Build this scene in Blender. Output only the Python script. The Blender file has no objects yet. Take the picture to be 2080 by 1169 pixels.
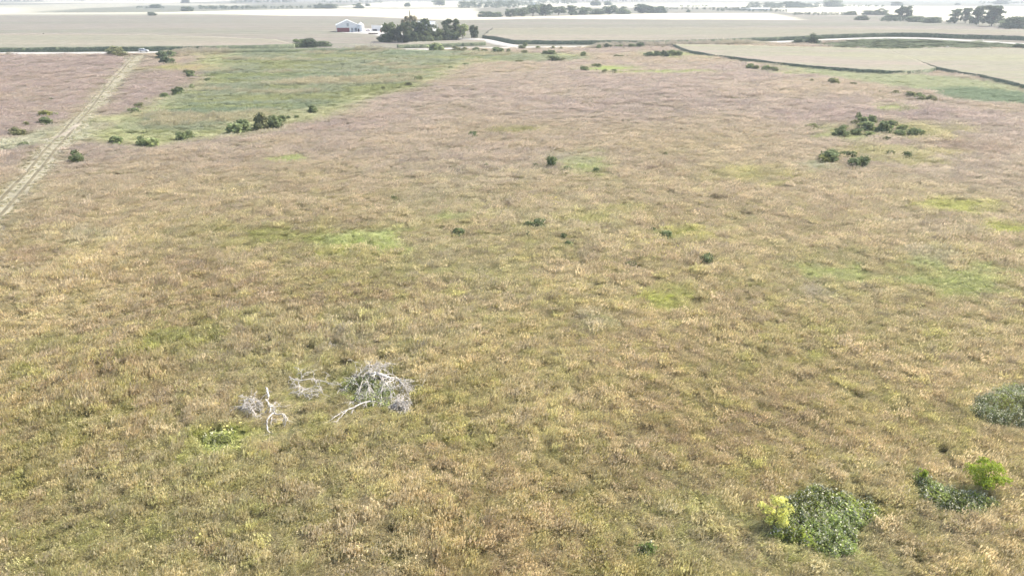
import bpy, bmesh, math, random
import numpy as np
from mathutils import Vector, Matrix, Euler

random.seed(7)
RNG = np.random.default_rng(11)
scene = bpy.context.scene
COL = scene.collection

# ------------------------------------------------------------------ camera
CAM_H = 30.0
PITCH = math.radians(22.0)
FPX = 1485.0                      # focal length in pixels of a 2080 wide frame
cam_data = bpy.data.cameras.new('camera')
cam_data.sensor_width = 36.0
cam_data.lens = 36.0 * FPX / 2080.0
cam_data.clip_start = 0.5
cam_data.clip_end = 40000.0
cam = bpy.data.objects.new('camera', cam_data)
COL.objects.link(cam)
cam.location = (0, 0, CAM_H)
cam.rotation_euler = (math.pi / 2 - PITCH, 0, 0)
scene.camera = cam

# ------------------------------------------------------------------ sky, sun, exposure
SUN_EL = math.radians(46.0)
SUN_AZ = math.radians(62.0)       # clockwise from +Y (the view direction) towards +X: from the right, a little ahead
world = bpy.data.worlds.new('World')
scene.world = world
world.use_nodes = True
wn = world.node_tree
wn.nodes.clear()
w_out = wn.nodes.new('ShaderNodeOutputWorld')
w_bg = wn.nodes.new('ShaderNodeBackground')
w_sky = wn.nodes.new('ShaderNodeTexSky')
w_sky.sky_type = 'NISHITA'
w_sky.sun_disc = False
w_sky.sun_elevation = SUN_EL
w_sky.sun_rotation = SUN_AZ
w_sky.air_density = 1.0
w_sky.dust_density = 3.0
w_sky.ozone_density = 1.0
w_bg.inputs['Strength'].default_value = 0.13
wn.links.new(w_sky.outputs[0], w_bg.inputs['Color'])
wn.links.new(w_bg.outputs[0], w_out.inputs['Surface'])

sun_data = bpy.data.lights.new('sun', 'SUN')
sun_data.energy = 4.2
sun_data.angle = math.radians(2.0)
sun_data.color = (1.0, 0.95, 0.87)
sun = bpy.data.objects.new('sun', sun_data)
COL.objects.link(sun)
sdir = Vector((math.sin(SUN_AZ) * math.cos(SUN_EL), math.cos(SUN_AZ) * math.cos(SUN_EL), math.sin(SUN_EL)))
sun.rotation_euler = (-sdir).to_track_quat('-Z', 'Y').to_euler()
sun.location = sdir * 300

scene.view_settings.view_transform = 'Standard'
scene.view_settings.look = 'None'
scene.view_settings.exposure = 0.94
scene.view_settings.gamma = 1.0
scene.view_settings.use_curve_mapping = False
scene.render.engine = 'CYCLES'
cy = scene.cycles
cy.max_bounces = 5
cy.diffuse_bounces = 2
cy.glossy_bounces = 2
cy.transmission_bounces = 3
cy.transparent_max_bounces = 4
cy.volume_bounces = 0
cy.use_adaptive_sampling = True
cy.adaptive_threshold = .04
cy.use_denoising = True
try:
    cy.denoiser = 'OPENIMAGEDENOISE'
except Exception:
    pass

# ------------------------------------------------------------------ noise, terrain, picture-to-place
def vnoise(x, y, seed=0):
    x = np.asarray(x, float); y = np.asarray(y, float)
    ix = np.floor(x).astype(np.int64); iy = np.floor(y).astype(np.int64)
    fx = x - ix; fy = y - iy
    fx = fx * fx * (3 - 2 * fx); fy = fy * fy * (3 - 2 * fy)
    def hsh(a, b):
        h = (a * 374761393 + b * 668265263 + seed * 974634777) & 0xffffffff
        h = ((h ^ (h >> 13)) * 1274126177) & 0xffffffff
        h = (h ^ (h >> 16)) & 0xffffff
        return h / float(0xffffff)
    a = hsh(ix, iy); b = hsh(ix + 1, iy); c = hsh(ix, iy + 1); d = hsh(ix + 1, iy + 1)
    return (a * (1 - fx) + b * fx) * (1 - fy) + (c * (1 - fx) + d * fx) * fy

def fbm(x, y, scale, octs=4, seed=0):
    s = 0.0; amp = 1.0; tot = 0.0
    x = np.asarray(x, float) / scale; y = np.asarray(y, float) / scale
    for o in range(octs):
        ca, sa = math.cos(0.6 * o + 0.3), math.sin(0.6 * o + 0.3)
        s = s + amp * vnoise((x * ca - y * sa) * 2 ** o + 17.3 * o, (x * sa + y * ca) * 2 ** o - 9.1 * o, seed + o)
        tot += amp; amp *= 0.55
    return s / tot

def sm(e0, e1, v):
    t = np.clip((v - e0) / (e1 - e0), 0, 1)
    return t * t * (3 - 2 * t)

def terrain(x, y):
    x = np.asarray(x, float); y = np.asarray(y, float)
    g = lambda cx, cy_, sx, sy, a: a * np.exp(-((x - cx) / sx) ** 2 - ((y - cy_) / sy) ** 2)
    h = g(60, 250, 110, 90, 2.4) + g(-120, 250, 90, 120, -1.6) + g(290, 500, 110, 70, 3.6) + g(150, 300, 60, 60, -1.0)
    h = h + g(-60, 640, 260, 120, 1.5) + g(-330, 560, 200, 120, 1.8)
    d = np.hypot(x, y)
    h = h + (fbm(x, y, 160, 3, 5) - 0.5) * 1.6 * sm(30, 200, d)
    h = h + (fbm(x, y, 900, 3, 9) - 0.5) * 9.0 * sm(700, 2500, d)
    h = h + (fbm(x, y, 14, 2, 21) - 0.5) * 0.35 * sm(900, 300, d)
    return h

CP, SP = math.cos(PITCH), math.sin(PITCH)
_T = 24.0 * 1.004 ** np.arange(1650)

def at(px, py, z=0.0):
    """The place on the ground (or z metres above it) that the photograph shows at a pixel."""
    u = (px - 1040.0) / FPX; v = (584.5 - py) / FPX
    d = np.array([u, v * SP + CP, v * CP - SP])
    P = d[None, :] * _T[:, None]
    hh = terrain(P[:, 0], P[:, 1]) + z
    below = (CAM_H + P[:, 2]) < hh
    i = int(np.argmax(below)) if below.any() else len(_T) - 1
    lo, hi = _T[max(i - 1, 0)], _T[i]
    for _ in range(18):
        m = 0.5 * (lo + hi)
        if CAM_H + d[2] * m < float(terrain(d[0] * m, d[1] * m)) + z: hi = m
        else: lo = m
    m = 0.5 * (lo + hi)
    x, y = d[0] * m, d[1] * m
    return np.array([x, y, float(terrain(x, y)) + z])

def ground_z(x, y):
    return float(terrain(x, y))

def poly_world(pts):
    return np.array([at(a, b)[:2] for a, b in pts])

def sdist(px, py, poly):
    """Signed distance in metres to a polygon on the ground, positive inside."""
    n = len(poly)
    inside = np.zeros(px.shape, bool); dm = np.full(px.shape, 1e18)
    for i in range(n):
        x0, y0 = poly[i]; x1, y1 = poly[(i + 1) % n]
        c = ((y0 > py) != (y1 > py))
        with np.errstate(divide='ignore', invalid='ignore'):
            xi = (x1 - x0) * (py - y0) / (y1 - y0 if y1 != y0 else 1e-9) + x0
        inside ^= c & (px < xi)
        ex, ey = x1 - x0, y1 - y0
        t = np.clip(((px - x0) * ex + (py - y0) * ey) / (ex * ex + ey * ey + 1e-12), 0, 1)
        dm = np.minimum(dm, (px - x0 - t * ex) ** 2 + (py - y0 - t * ey) ** 2)
    return np.where(inside, 1, -1) * np.sqrt(dm)

def zone(x, y, poly, soft, wob=0.0, wscale=20.0, seed=3):
    """Soft 0..1 cover of a patch of ground."""
    out = np.zeros(x.shape)
    m = soft + wob
    sel = (x > poly[:, 0].min() - m) & (x < poly[:, 0].max() + m) & (y > poly[:, 1].min() - m) & (y < poly[:, 1].max() + m)
    if sel.any():
        d = sdist(x[sel], y[sel], poly)
        if wob: d = d + (fbm(x[sel], y[sel], wscale, 4, seed) - 0.5) * 2 * wob
        out[sel] = sm(-soft, soft, d)
    return out

# ------------------------------------------------------------------ what grows where
Z = {k: poly_world(v) for k, v in dict(
    marsh=[(190, 278), (205, 240), (285, 225), (330, 208), (402, 172), (430, 150), (445, 122), (500, 108), (600, 102), (800, 104),
           (985, 108), (1060, 112), (1040, 121), (975, 124), (900, 138), (840, 162), (790, 182), (715, 203), (640, 222), (560, 240), (480, 258), (400, 272), (300, 283)],
    fringe=[(140, 290), (170, 245), (250, 232), (310, 205), (385, 165), (410, 140), (375, 112), (500, 106), (800, 103), (1000, 107),
            (1190, 112), (1180, 122), (1060, 126), (985, 130), (920, 146), (850, 175), (740, 212), (650, 238), (590, 252), (500, 276), (400, 288), (300, 302), (220, 300)],
    left_pink=[(-300, 113), (272, 113), (205, 195), (150, 235), (100, 258), (0, 272), (-300, 330)],
    pink_wedge=[(285, 135), (400, 150), (385, 176), (330, 198), (265, 224), (225, 236), (205, 236), (232, 190)],
    track=[(-40, 430), (0, 385), (58, 311), (128, 245), (183, 190), (261, 112), (300, 112), (256, 165), (220, 215), (168, 275), (108, 345), (2, 470), (-60, 560)],
    swale=[(-60, 300), (0, 287), (120, 254), (185, 246), (185, 282), (60, 300), (0, 308), (-60, 318)],
    right_slough=[(1500, 126), (1640, 141), (1760, 152), (1900, 158), (1990, 165), (2080, 190), (2400, 260), (2400, 290), (2080, 218), (1950, 200), (1850, 186), (1740, 168), (1600, 146)],
    right_teal=[(1885, 184), (1960, 180), (2080, 190), (2300, 230), (2300, 252), (2080, 212), (1980, 205), (1920, 196)],
    mid_green=[(1000, 118), (1070, 110), (1200, 118), (1190, 124), (1100, 127), (1010, 126)],
    pasture=[(1640, 92), (1720, 82), (1800, 78), (1900, 81), (2080, 91), (2400, 106), (2400, 110), (2080, 101), (1900, 99), (1800, 103), (1700, 100)],
    wheat_mid=[(330, 25), (560, 20), (700, 17.5), (962, 17.5), (975, 33), (1040, 34), (1200, 30), (1350, 27), (1560, 27), (1640, 41), (1400, 40), (1100, 38), (900, 41), (700, 33), (450, 29)],
    wheat_right=[(1572, 17.5), (1700, 14), (1840, 12.5), (2080, 14), (2500, 16), (2500, 60), (2080, 42), (1905, 43), (1850, 30), (1700, 30), (1615, 26)],
    wheat_left=[(-300, 33), (0, 30), (160, 18), (300, 11), (480, 12), (520, 9), (300, 7), (100, 9), (-300, 17)],
    dirt_yard=[(688, 63), (700, 67), (740, 69), (760, 70), (775, 75), (792, 74), (800, 62), (770, 58), (700, 58)],
).items()}

# brighter or darker patches in the prairie: pixel centre, half size in pixels, colour, strength
PATCHES = [
    (560, 482, 130, 26, 'green', .9), (735, 490, 95, 30, 'palegreen', .85), (690, 515, 60, 14, 'ygreen', .6), (900, 442, 45, 12, 'palegreen', .6),
    (1352, 612, 62, 22, 'ygreen', 1.0), (1185, 335, 55, 22, 'palegreen', .95), (1145, 325, 60, 14, 'silver', .5), (1035, 268, 55, 6, 'green', .7), (585, 326, 38, 7, 'palegreen', .7),
    (365, 695, 95, 36, 'green', .85), (110, 700, 70, 24, 'green', .8), (60, 755, 60, 26, 'green', .75), (450, 885, 75, 36, 'ygreen', .9), (500, 880, 50, 30, 'green', .5), (700, 690, 70, 25, 'silver', .35),
    (1655, 340, 52, 13, 'silver', .8), (1820, 318, 120, 24, 'ygreen', .36), (1700, 272, 60, 22, 'palegreen', .55), (1860, 262, 90, 20, 'ygreen', .32), (1785, 262, 120, 26, 'green', .35),
    (1930, 420, 90, 16, 'ygreen', .7), (2030, 470, 55, 16, 'ygreen', .8), (1940, 575, 120, 40, 'palegreen', .75), (1690, 560, 80, 32, 'palegreen', .65), (1880, 520, 60, 20, 'silver', .5),
    (1650, 730, 45, 14, 'ygreen', .6), (1210, 655, 60, 30, 'silver', .55), (1140, 580, 60, 30, 'straw', .6), (850, 650, 60, 40, 'straw', .5), (1100, 840, 140, 90, 'straw', .55),
    (640, 880, 30, 20, 'ygreen', .4), (700, 790, 120, 40, 'green', .5), (1480, 640, 90, 40, 'brown', .4), (1560, 850, 150, 60, 'brown', .35),
    (150, 610, 190, 90, 'straw', .75), (240, 500, 80, 60, 'straw', .65), (80, 500, 90, 40, 'straw', .4), (60, 520, 60, 30, 'rust', .45), (330, 560, 130, 45, 'brown', .4), (180, 480, 90, 20, 'silver', .4),
    (1700, 240, 160, 18, 'purple', .7), (1850, 230, 160, 16, 'purple', .5), (1000, 330, 260, 30, 'purple', .35), (1950, 300, 90, 20, 'rust', .3), (700, 250, 120, 20, 'purple', .5),
    (300, 560, 60, 20, 'straw', .5), (1380, 600, 40, 18, 'ygreen', .6), (1650, 600, 50, 30, 'silver', .45), (1990, 800, 80, 60, 'straw', .5), (870, 985, 160, 70, 'straw', .45),
    (120, 860, 120, 60, 'green', .4), (250, 1090, 180, 70, 'green', .45), (30, 1000, 60, 60, 'green', .45), (560, 1060, 120, 50, 'green', .4), (1320, 950, 120, 70, 'rust', .35), (1900, 1080, 160, 50, 'mauve', .4),
    (1430, 290, 200, 30, 'tan', .4), (1520, 355, 120, 20, 'ygreen', .35), (1390, 475, 55, 16, 'ygreen', .6), (1180, 445, 60, 14, 'ygreen', .4), (1270, 430, 60, 14, 'ygreen', .3),
    (640, 610, 130, 40, 'brown', .5), (420, 615, 110, 30, 'brown', .3), (700, 730, 80, 30, 'brown', .4), (1240, 730, 120, 40, 'straw', .4), (1000, 720, 120, 40, 'straw', .5),
    (420, 138, 55, 9, 'orange', .9), (455, 152, 35, 5, 'tan', .7), (80, 158, 60, 3, 'straw', .6), (590, 290, 90, 14, 'tan', .3), (1330, 148, 110, 3, 'palegreen', .8), (1230, 142, 55, 6, 'palegreen', .7),
    (1665, 1095, 110, 45, 'green', .9), (1690, 1000, 80, 30, 'green', .6), (1950, 1025, 100, 30, 'green', .85), (2050, 850, 60, 30, 'green', .7), (740, 800, 90, 40, 'green', .5),
    (1355, 113, 60, 7, 'palegreen', .7), (1810, 222, 40, 6, 'palegreen', .8), (1600, 150, 60, 5, 'palegreen', .5), (330, 140, 60, 8, 'ygreen', .5),
]
PAL = dict(
    tan=(.50, .432, .285), straw=(.63, .545, .345), brown=(.375, .29, .185), rust=(.39, .295, .195), mauve=(.46, .39, .32), purple=(.445, .372, .335),
    green=(.345, .355, .125), ygreen=(.50, .53, .16), palegreen=(.45, .52, .22), silver=(.49, .49, .37), orange=(.58, .47, .31),
    pink=(.485, .422, .370), marsh=(.315, .338, .235), teal=(.225, .29, .195), fringe=(.475, .485, .29), corn=(.238, .223, .180), corng=(.213, .210, .164), wheat=(.62, .58, .45),
    track=(.52, .485, .35), pasture=(.20, .23, .145), slough=(.39, .42, .265), yard=(.46, .44, .40), fpink=(.245, .218, .188), fgreen=(.185, .195, .15),
)
PAL = {k: np.array(v) for k, v in PAL.items()}
_PW = []
for (a, b, rx, ry, c, s) in PATCHES:
    p = at(a, b); dd = math.hypot(p[1], CAM_H)
    q0 = at(a, b - ry * 0.9); q1 = at(a, b + ry)
    _PW.append((p[0], p[1], max(rx / FPX * dd, .5), max((q0[1] - q1[1]) / 2, .5), PAL[c], s))

def mixc(c, col, w):
    return c * (1 - w[:, None]) + col * w[:, None]

def land(x, y):
    """Colour of what grows at a place (n,3), its height in metres and how open the cover is."""
    n = len(x)
    d = np.hypot(x, y)
    wx = x + (fbm(x, y, 9, 3, 31) - .5) * 8; wy = y + (fbm(x, y, 9, 3, 47) - .5) * 8
    # streaks of the prairie run from the upper left to the lower right
    rx = (wx * .80 - wy * .60); ry = (wx * .60 + wy * .80)
    big = fbm(wx, wy, 34, 4, 61); med = fbm(rx * .5, ry, 5.5, 4, 71); fine = fbm(rx * .6, ry, 1.6, 3, 81); hue = fbm(wx, wy, 15, 4, 91)
    c = np.tile(np.array((.492, .405, .232)), (n, 1))
    c = mixc(c, PAL['tan'], sm(45, 95, d))
    c = mixc(c, PAL['straw'], sm(.50, .68, med) * .30)
    c = mixc(c, PAL['brown'], sm(.46, .32, med) * .22)
    c = mixc(c, PAL['green'], sm(.50, .68, hue) * sm(190, 50, d) * .34)
    c = mixc(c, PAL['ygreen'], sm(.52, .68, fine * .5 + big * .5) * sm(170, 50, d) * .28)
    c = mixc(c, PAL['rust'], sm(.42, .30, hue) * .14)
    c = mixc(c, PAL['silver'], sm(.56, .70, big) * .25)
    farmix = sm(70, 210, d)
    c = mixc(c, PAL['pink'], farmix * .80)
    c = mixc(c, PAL['purple'], farmix * sm(.50, .64, big) * .40)
    c = mixc(c, PAL['tan'], farmix * sm(.46, .34, big) * .30)
    hgt = .30 + .28 * med + .16 * sm(.45, .3, hue)
    for (cx, cyy, sx, sy, col, s) in _PW:
        sel = (np.abs(x - cx) < sx * 2.2) & (np.abs(y - cyy) < sy * 2.2)
        if not sel.any(): continue
        q = np.hypot((x[sel] - cx) / sx, (y[sel] - cyy) / sy)
        w = np.zeros(n)
        w[sel] = sm(1.25, .35, q + (fbm(x[sel], y[sel], min(max(sx, sy) * .5, 7), 4, 101) - .5) * 1.5 + (fbm(x[sel], y[sel], 1.8, 2, 113) - .5) * 1.1) * s
        c = mixc(c, col, w)
    # beyond the road: fields
    beyond = sm(-4, 4, y - (ROAD_Y(x) + 2))
    fx = x + y * .12
    strip = fbm(fx, y, 330, 2, 131); strip2 = fbm(fx * .06, y, 26, 3, 141)
    f = np.tile(PAL['corn'], (n, 1))
    f = mixc(f, PAL['corng'], sm(.42, .62, strip) * .55)
    f = mixc(f, PAL['corng'], sm(.50, .62, strip2) * .95)
    f = mixc(f, PAL['fpink'], sm(.50, .38, strip2) * .75)
    strip3 = fbm(fx * .025, y, 7, 2, 145); f = f * (.93 + .16 * strip3)[:, None]
    pc = np.floor(fx / 640 + .35 * vnoise(0 * x, y / 420, 5)); pr = np.floor(y / 420)
    par = vnoise(pc * 7.3 + .5, pr * 3.1 + .5, 151)
    pf = sm(1050, 1250, y)
    f = mixc(f, PAL['wheat'], pf * sm(.62, .66, par) * .85)
    f = mixc(f, PAL['fgreen'], pf * sm(.36, .32, par) * .7)
    f = mixc(f, PAL['fpink'], pf * sm(.02, .0, np.abs(par - .5)) * .7)
    c = mixc(c, 0, beyond) + f * beyond[:, None]
    hgt = hgt * (1 - beyond) + .35 * beyond
    near = 1 - beyond
    ed = lambda k, soft, wob, ws, sd=3: zone(x, y, Z[k], soft, wob, ws, sd)
    w = ed('fringe', 7, 10, 22); c = mixc(c, PAL['fringe'], w * (.8 + .2 * sm(.4, .6, big)) * near); hgt = hgt * (1 - .3 * w)
    w = ed('marsh', 7, 14, 26, 7) * near
    mcol = np.tile(PAL['marsh'], (n, 1))
    m1 = fbm(x * .35 + y * .25, y, 13, 4, 161); m2 = fbm(x * .3 + y * .3, y, 30, 3, 171)
    mcol = mixc(mcol, PAL['teal'], sm(.5, .64, m2) * .6); mcol = mixc(mcol, PAL['tan'], sm(.52, .66, m1) * .6)
    mcol = mixc(mcol, PAL['green'], sm(.46, .34, m1) * .5)
    c = mixc(c, 0, w) + mcol * w[:, None]; hgt = hgt * (1 - w) + (.50 + .45 * m1) * w
    for k, col, st, soft, wob, ws in (('left_pink', 'purple', .75, 4, 4, 18), ('pink_wedge', 'purple', .7, 3, 4, 15), ('right_slough', 'slough', .85, 5, 6, 24),
                                      ('mid_green', 'marsh', .7, 4, 5, 20), ('right_teal', 'teal', .85, 4, 7, 20), ('swale', 'silver', .85, 2, 3, 10)):
        w = ed(k, soft, wob, ws); 
        if k == 'left_pink': st_ = st * (.55 + .45 * sm(.35, .6, m1))
        else: st_ = st
        c = mixc(c, PAL[col], w * st_ * near)
    for (cx, cyy, sx, sy, col, s) in _PW[-10:-9]:
        w = sm(1.2, .4, np.hypot((x - cx) / sx, (y - cyy) / sy) + (m1 - .5) * 1.2) * s
        c = mixc(c, col, w)
    w = ed('track', 2.2, 3.2, 7, 9); c = mixc(c, PAL['track'], w * .85 * near); hgt = hgt * (1 - .72 * w)
    w = ed('pasture', 3, 3, 20); c = mixc(c, PAL['pasture'], w); hgt = hgt * (1 - .6 * w)
    for k in ('wheat_mid', 'wheat_right', 'wheat_left'):
        w = ed(k, 12, 14, 120); c = mixc(c, PAL['wheat'], w * (.92 if k != 'wheat_left' else .5))
    w = ed('dirt_yard', 2, 2, 12); c = mixc(c, PAL['yard'], w)
    return c, hgt

# the gravel road: pixel line of its middle
ROAD_PX = [(-900, 112), (-400, 110), (0, 109.2), (210, 108), (420, 106.5), (620, 104), (820, 101), (1010, 97.5), (1190, 94.5), (1330, 92.5), (1450, 90), (1560, 86), (1660, 82),
           (1730, 79), (1800, 77.3), (1860, 78), (1920, 80.5), (2000, 85), (2080, 90), (2250, 99), (2500, 112)]
_rd = np.array([at(a, b)[:2] for a, b in ROAD_PX])
def _smooth(P, n):
    P = np.asarray(P, float)
    for _ in range(n):
        Q = np.empty((2 * len(P), P.shape[1])); Q[0] = P[0]; Q[-1] = P[-1]
        Q[1:-1:2] = .75 * P[:-1] + .25 * P[1:]; Q[2:-1:2] = .25 * P[:-1] + .75 * P[1:]
        P = Q
    return P
_rd[:, 1] = np.convolve(np.pad(_rd[:, 1], 1, mode='edge'), [.2, .6, .2], 'valid')
ROAD = _smooth(_rd, 3)
def ROAD_Y(x):
    return np.interp(x, ROAD[:, 0], ROAD[:, 1])

# ------------------------------------------------------------------ mesh and material helpers
def mesh_obj(name, V, F, mat=None, parent=None, smooth=False, uv=None):
    me = bpy.data.meshes.new(name)
    me.from_pydata([tuple(v) for v in V] if not isinstance(V, list) else V, [], F if isinstance(F, list) else F.tolist())
    if mat is not None:
        for m in (mat if isinstance(mat, (list, tuple)) else [mat]): me.materials.append(m)
    if smooth: me.polygons.foreach_set('use_smooth', [True] * len(me.polygons))
    me.update()
    o = bpy.data.objects.new(name, me)
    COL.objects.link(o)
    if parent is not None: o.parent = parent
    return o

def tag(o, label=None, cat=None, group=None, kind=None):
    if label: o['label'] = label
    if cat: o['category'] = cat
    if group: o['group'] = group
    if kind: o['kind'] = kind
    return o

def new_mat(name):
    m = bpy.data.materials.new(name); m.use_nodes = True
    nt = m.node_tree; nt.nodes.clear()
    out = nt.nodes.new('ShaderNodeOutputMaterial')
    return m, nt, out

def N(nt, typ, **kw):
    n = nt.nodes.new(typ)
    for k, v in kw.items():
        if k in n.inputs: n.inputs[k].default_value = v
        else: setattr(n, k, v)
    return n

def simple_mat(name, col, rough=.7, metal=0.0, noise=.12, scale=3.0, bump=0.0, spec=.3):
    m, nt, out = new_mat(name)
    b = N(nt, 'ShaderNodeBsdfPrincipled', Roughness=rough, Metallic=metal)
    b.inputs['Specular IOR Level'].default_value = spec
    tc = N(nt, 'ShaderNodeTexCoord'); nz = N(nt, 'ShaderNodeTexNoise', Scale=scale, Detail=5.0)
    nt.links.new(tc.outputs['Object'], nz.inputs['Vector'])
    mp = N(nt, 'ShaderNodeMapRange'); mp.inputs[3].default_value = 1 - noise; mp.inputs[4].default_value = 1 + noise
    mp.inputs[1].default_value = .3; mp.inputs[2].default_value = .7
    nt.links.new(nz.outputs[0], mp.inputs[0])
    mx = N(nt, 'ShaderNodeVectorMath', operation='SCALE'); mx.inputs[0].default_value = col[:3]
    nt.links.new(mp.outputs[0], mx.inputs['Scale']); nt.links.new(mx.outputs[0], b.inputs['Base Color'])
    if bump:
        bp = N(nt, 'ShaderNodeBump', Strength=bump, Distance=.05); nt.links.new(nz.outputs[0], bp.inputs['Height']); nt.links.new(bp.outputs[0], b.inputs['Normal'])
    nt.links.new(b.outputs[0], out.inputs[0])
    return m

def color_attr(me, name, C, domain='POINT'):
    a = me.attributes.new(name, 'FLOAT_COLOR', domain)
    C4 = np.ones((len(C), 4), np.float32); C4[:, :3] = C
    a.data.foreach_set('color', C4.ravel())

# ------------------------------------------------------------------ ground
def axis(segs):
    out = []
    for a, b, s0, s1 in segs:
        n = max(2, int(abs(b - a) / (0.5 * (s0 + s1))))
        t = np.linspace(0, 1, n, endpoint=False)
        if abs(s1 - s0) > 1e-6:
            r = s1 / s0; t = (r ** t - 1) / (r - 1)
        out.append(a + (b - a) * t)
    out.append(np.array([segs[-1][1]]))
    return np.concatenate(out)
xp = axis([(0, 70, .8, .8), (70, 380, .8, 2.6), (380, 1500, 3.5, 40), (1500, 16000, 60, 1500)])
gx = np.concatenate([-xp[:0:-1], xp])
gy = axis([(-3000, -30, 600, 15), (-30, 25, 8, 1.0), (25, 130, .8, .8), (130, 620, .9, 3.5), (620, 2200, 4, 30), (2200, 16000, 40, 900)])
GX, GY = np.meshgrid(gx, gy)
X = GX.ravel(); Y = GY.ravel()
H = terrain(X, Y)
nx, ny = len(gx), len(gy)
idx = np.arange(nx * ny).reshape(ny, nx)
F = np.stack([idx[:-1, :-1], idx[:-1, 1:], idx[1:, 1:], idx[1:, :-1]], -1).reshape(-1, 4)
def big_mesh(name, V, F, mat):
    me = bpy.data.meshes.new(name)
    k = F.shape[1]
    me.vertices.add(len(V)); me.vertices.foreach_set('co', np.asarray(V, np.float32).ravel())
    me.loops.add(F.size); me.loops.foreach_set('vertex_index', F.astype(np.int32).ravel())
    me.polygons.add(len(F)); me.polygons.foreach_set('loop_start', np.arange(0, F.size, k, dtype=np.int32))
    me.polygons.foreach_set('loop_total', np.full(len(F), k, np.int32))
    me.update(calc_edges=True)
    if mat: me.materials.append(mat)
    o = bpy.data.objects.new(name, me); COL.objects.link(o)
    return o
LC, LH = land(X, Y)
THATCH_SHADE = .62 + .38 * np.maximum(sm(-4, 4, Y - ROAD_Y(X) - 2), 0.0)   # litter between tufts darkened: own brown plus shade put into the ground colour


gm, nt, out = new_mat('ground_cover')
bs = N(nt, 'ShaderNodeBsdfDiffuse', Roughness=0.0)
at_ = N(nt, 'ShaderNodeAttribute', attribute_name='col')
geo = N(nt, 'ShaderNodeNewGeometry')
n1 = N(nt, 'ShaderNodeTexNoise', Scale=.9, Detail=6.0, Roughness=.65)
n2 = N(nt, 'ShaderNodeTexNoise', Scale=.13, Detail=5.0, Roughness=.6)
mpg = N(nt, 'ShaderNodeMapping'); mpg.inputs['Rotation'].default_value = (0, 0, .64); mpg.inputs['Scale'].default_value = (.45, 1, 1)
nt.links.new(geo.outputs['Position'], mpg.inputs[0])
for q in (n1, n2): nt.links.new(mpg.outputs[0], q.inputs['Vector'])
ad = N(nt, 'ShaderNodeMath', operation='ADD'); nt.links.new(n1.outputs[0], ad.inputs[0]); nt.links.new(n2.outputs[0], ad.inputs[1])
mr = N(nt, 'ShaderNodeMapRange'); mr.inputs[1].default_value = .7; mr.inputs[2].default_value = 1.3; mr.inputs[3].default_value = .66; mr.inputs[4].default_value = 1.12
nt.links.new(ad.outputs[0], mr.inputs[0])
sc_ = N(nt, 'ShaderNodeVectorMath', operation='SCALE'); nt.links.new(at_.outputs['Color'], sc_.inputs[0]); nt.links.new(mr.outputs[0], sc_.inputs['Scale'])
nt.links.new(sc_.outputs[0], bs.inputs['Color']); nt.links.new(bs.outputs[0], out.inputs[0])

ground = big_mesh('ground', np.stack([X, Y, H], 1), F, gm)
color_attr(ground.data, 'col', np.clip(LC * THATCH_SHADE[:, None], 0, 1))
tag(ground, 'rolling ground of the prairie and farm fields', 'ground', kind='structure')

# ------------------------------------------------------------------ prairie grass: tufts set out over the ground
gmat, nt, out = new_mat('grass_blades')
a_b = N(nt, 'ShaderNodeAttribute', attribute_name='gcol', attribute_type='INSTANCER')
a_t = N(nt, 'ShaderNodeAttribute', attribute_name='gtip', attribute_type='INSTANCER')
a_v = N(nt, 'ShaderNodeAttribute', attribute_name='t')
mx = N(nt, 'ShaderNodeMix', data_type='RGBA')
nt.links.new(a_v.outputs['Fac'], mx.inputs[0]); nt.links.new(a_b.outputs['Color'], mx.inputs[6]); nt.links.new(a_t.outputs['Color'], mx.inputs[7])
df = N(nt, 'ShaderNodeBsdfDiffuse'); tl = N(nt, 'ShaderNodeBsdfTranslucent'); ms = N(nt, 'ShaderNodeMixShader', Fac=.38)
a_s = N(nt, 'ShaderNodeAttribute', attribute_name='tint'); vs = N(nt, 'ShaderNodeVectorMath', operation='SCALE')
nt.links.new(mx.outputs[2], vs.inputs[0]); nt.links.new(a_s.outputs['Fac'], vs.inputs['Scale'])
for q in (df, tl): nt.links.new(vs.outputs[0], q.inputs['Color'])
nt.links.new(df.outputs[0], ms.inputs[1]); nt.links.new(tl.outputs[0], ms.inputs[2]); nt.links.new(ms.outputs[0], out.inputs[0])

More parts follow.
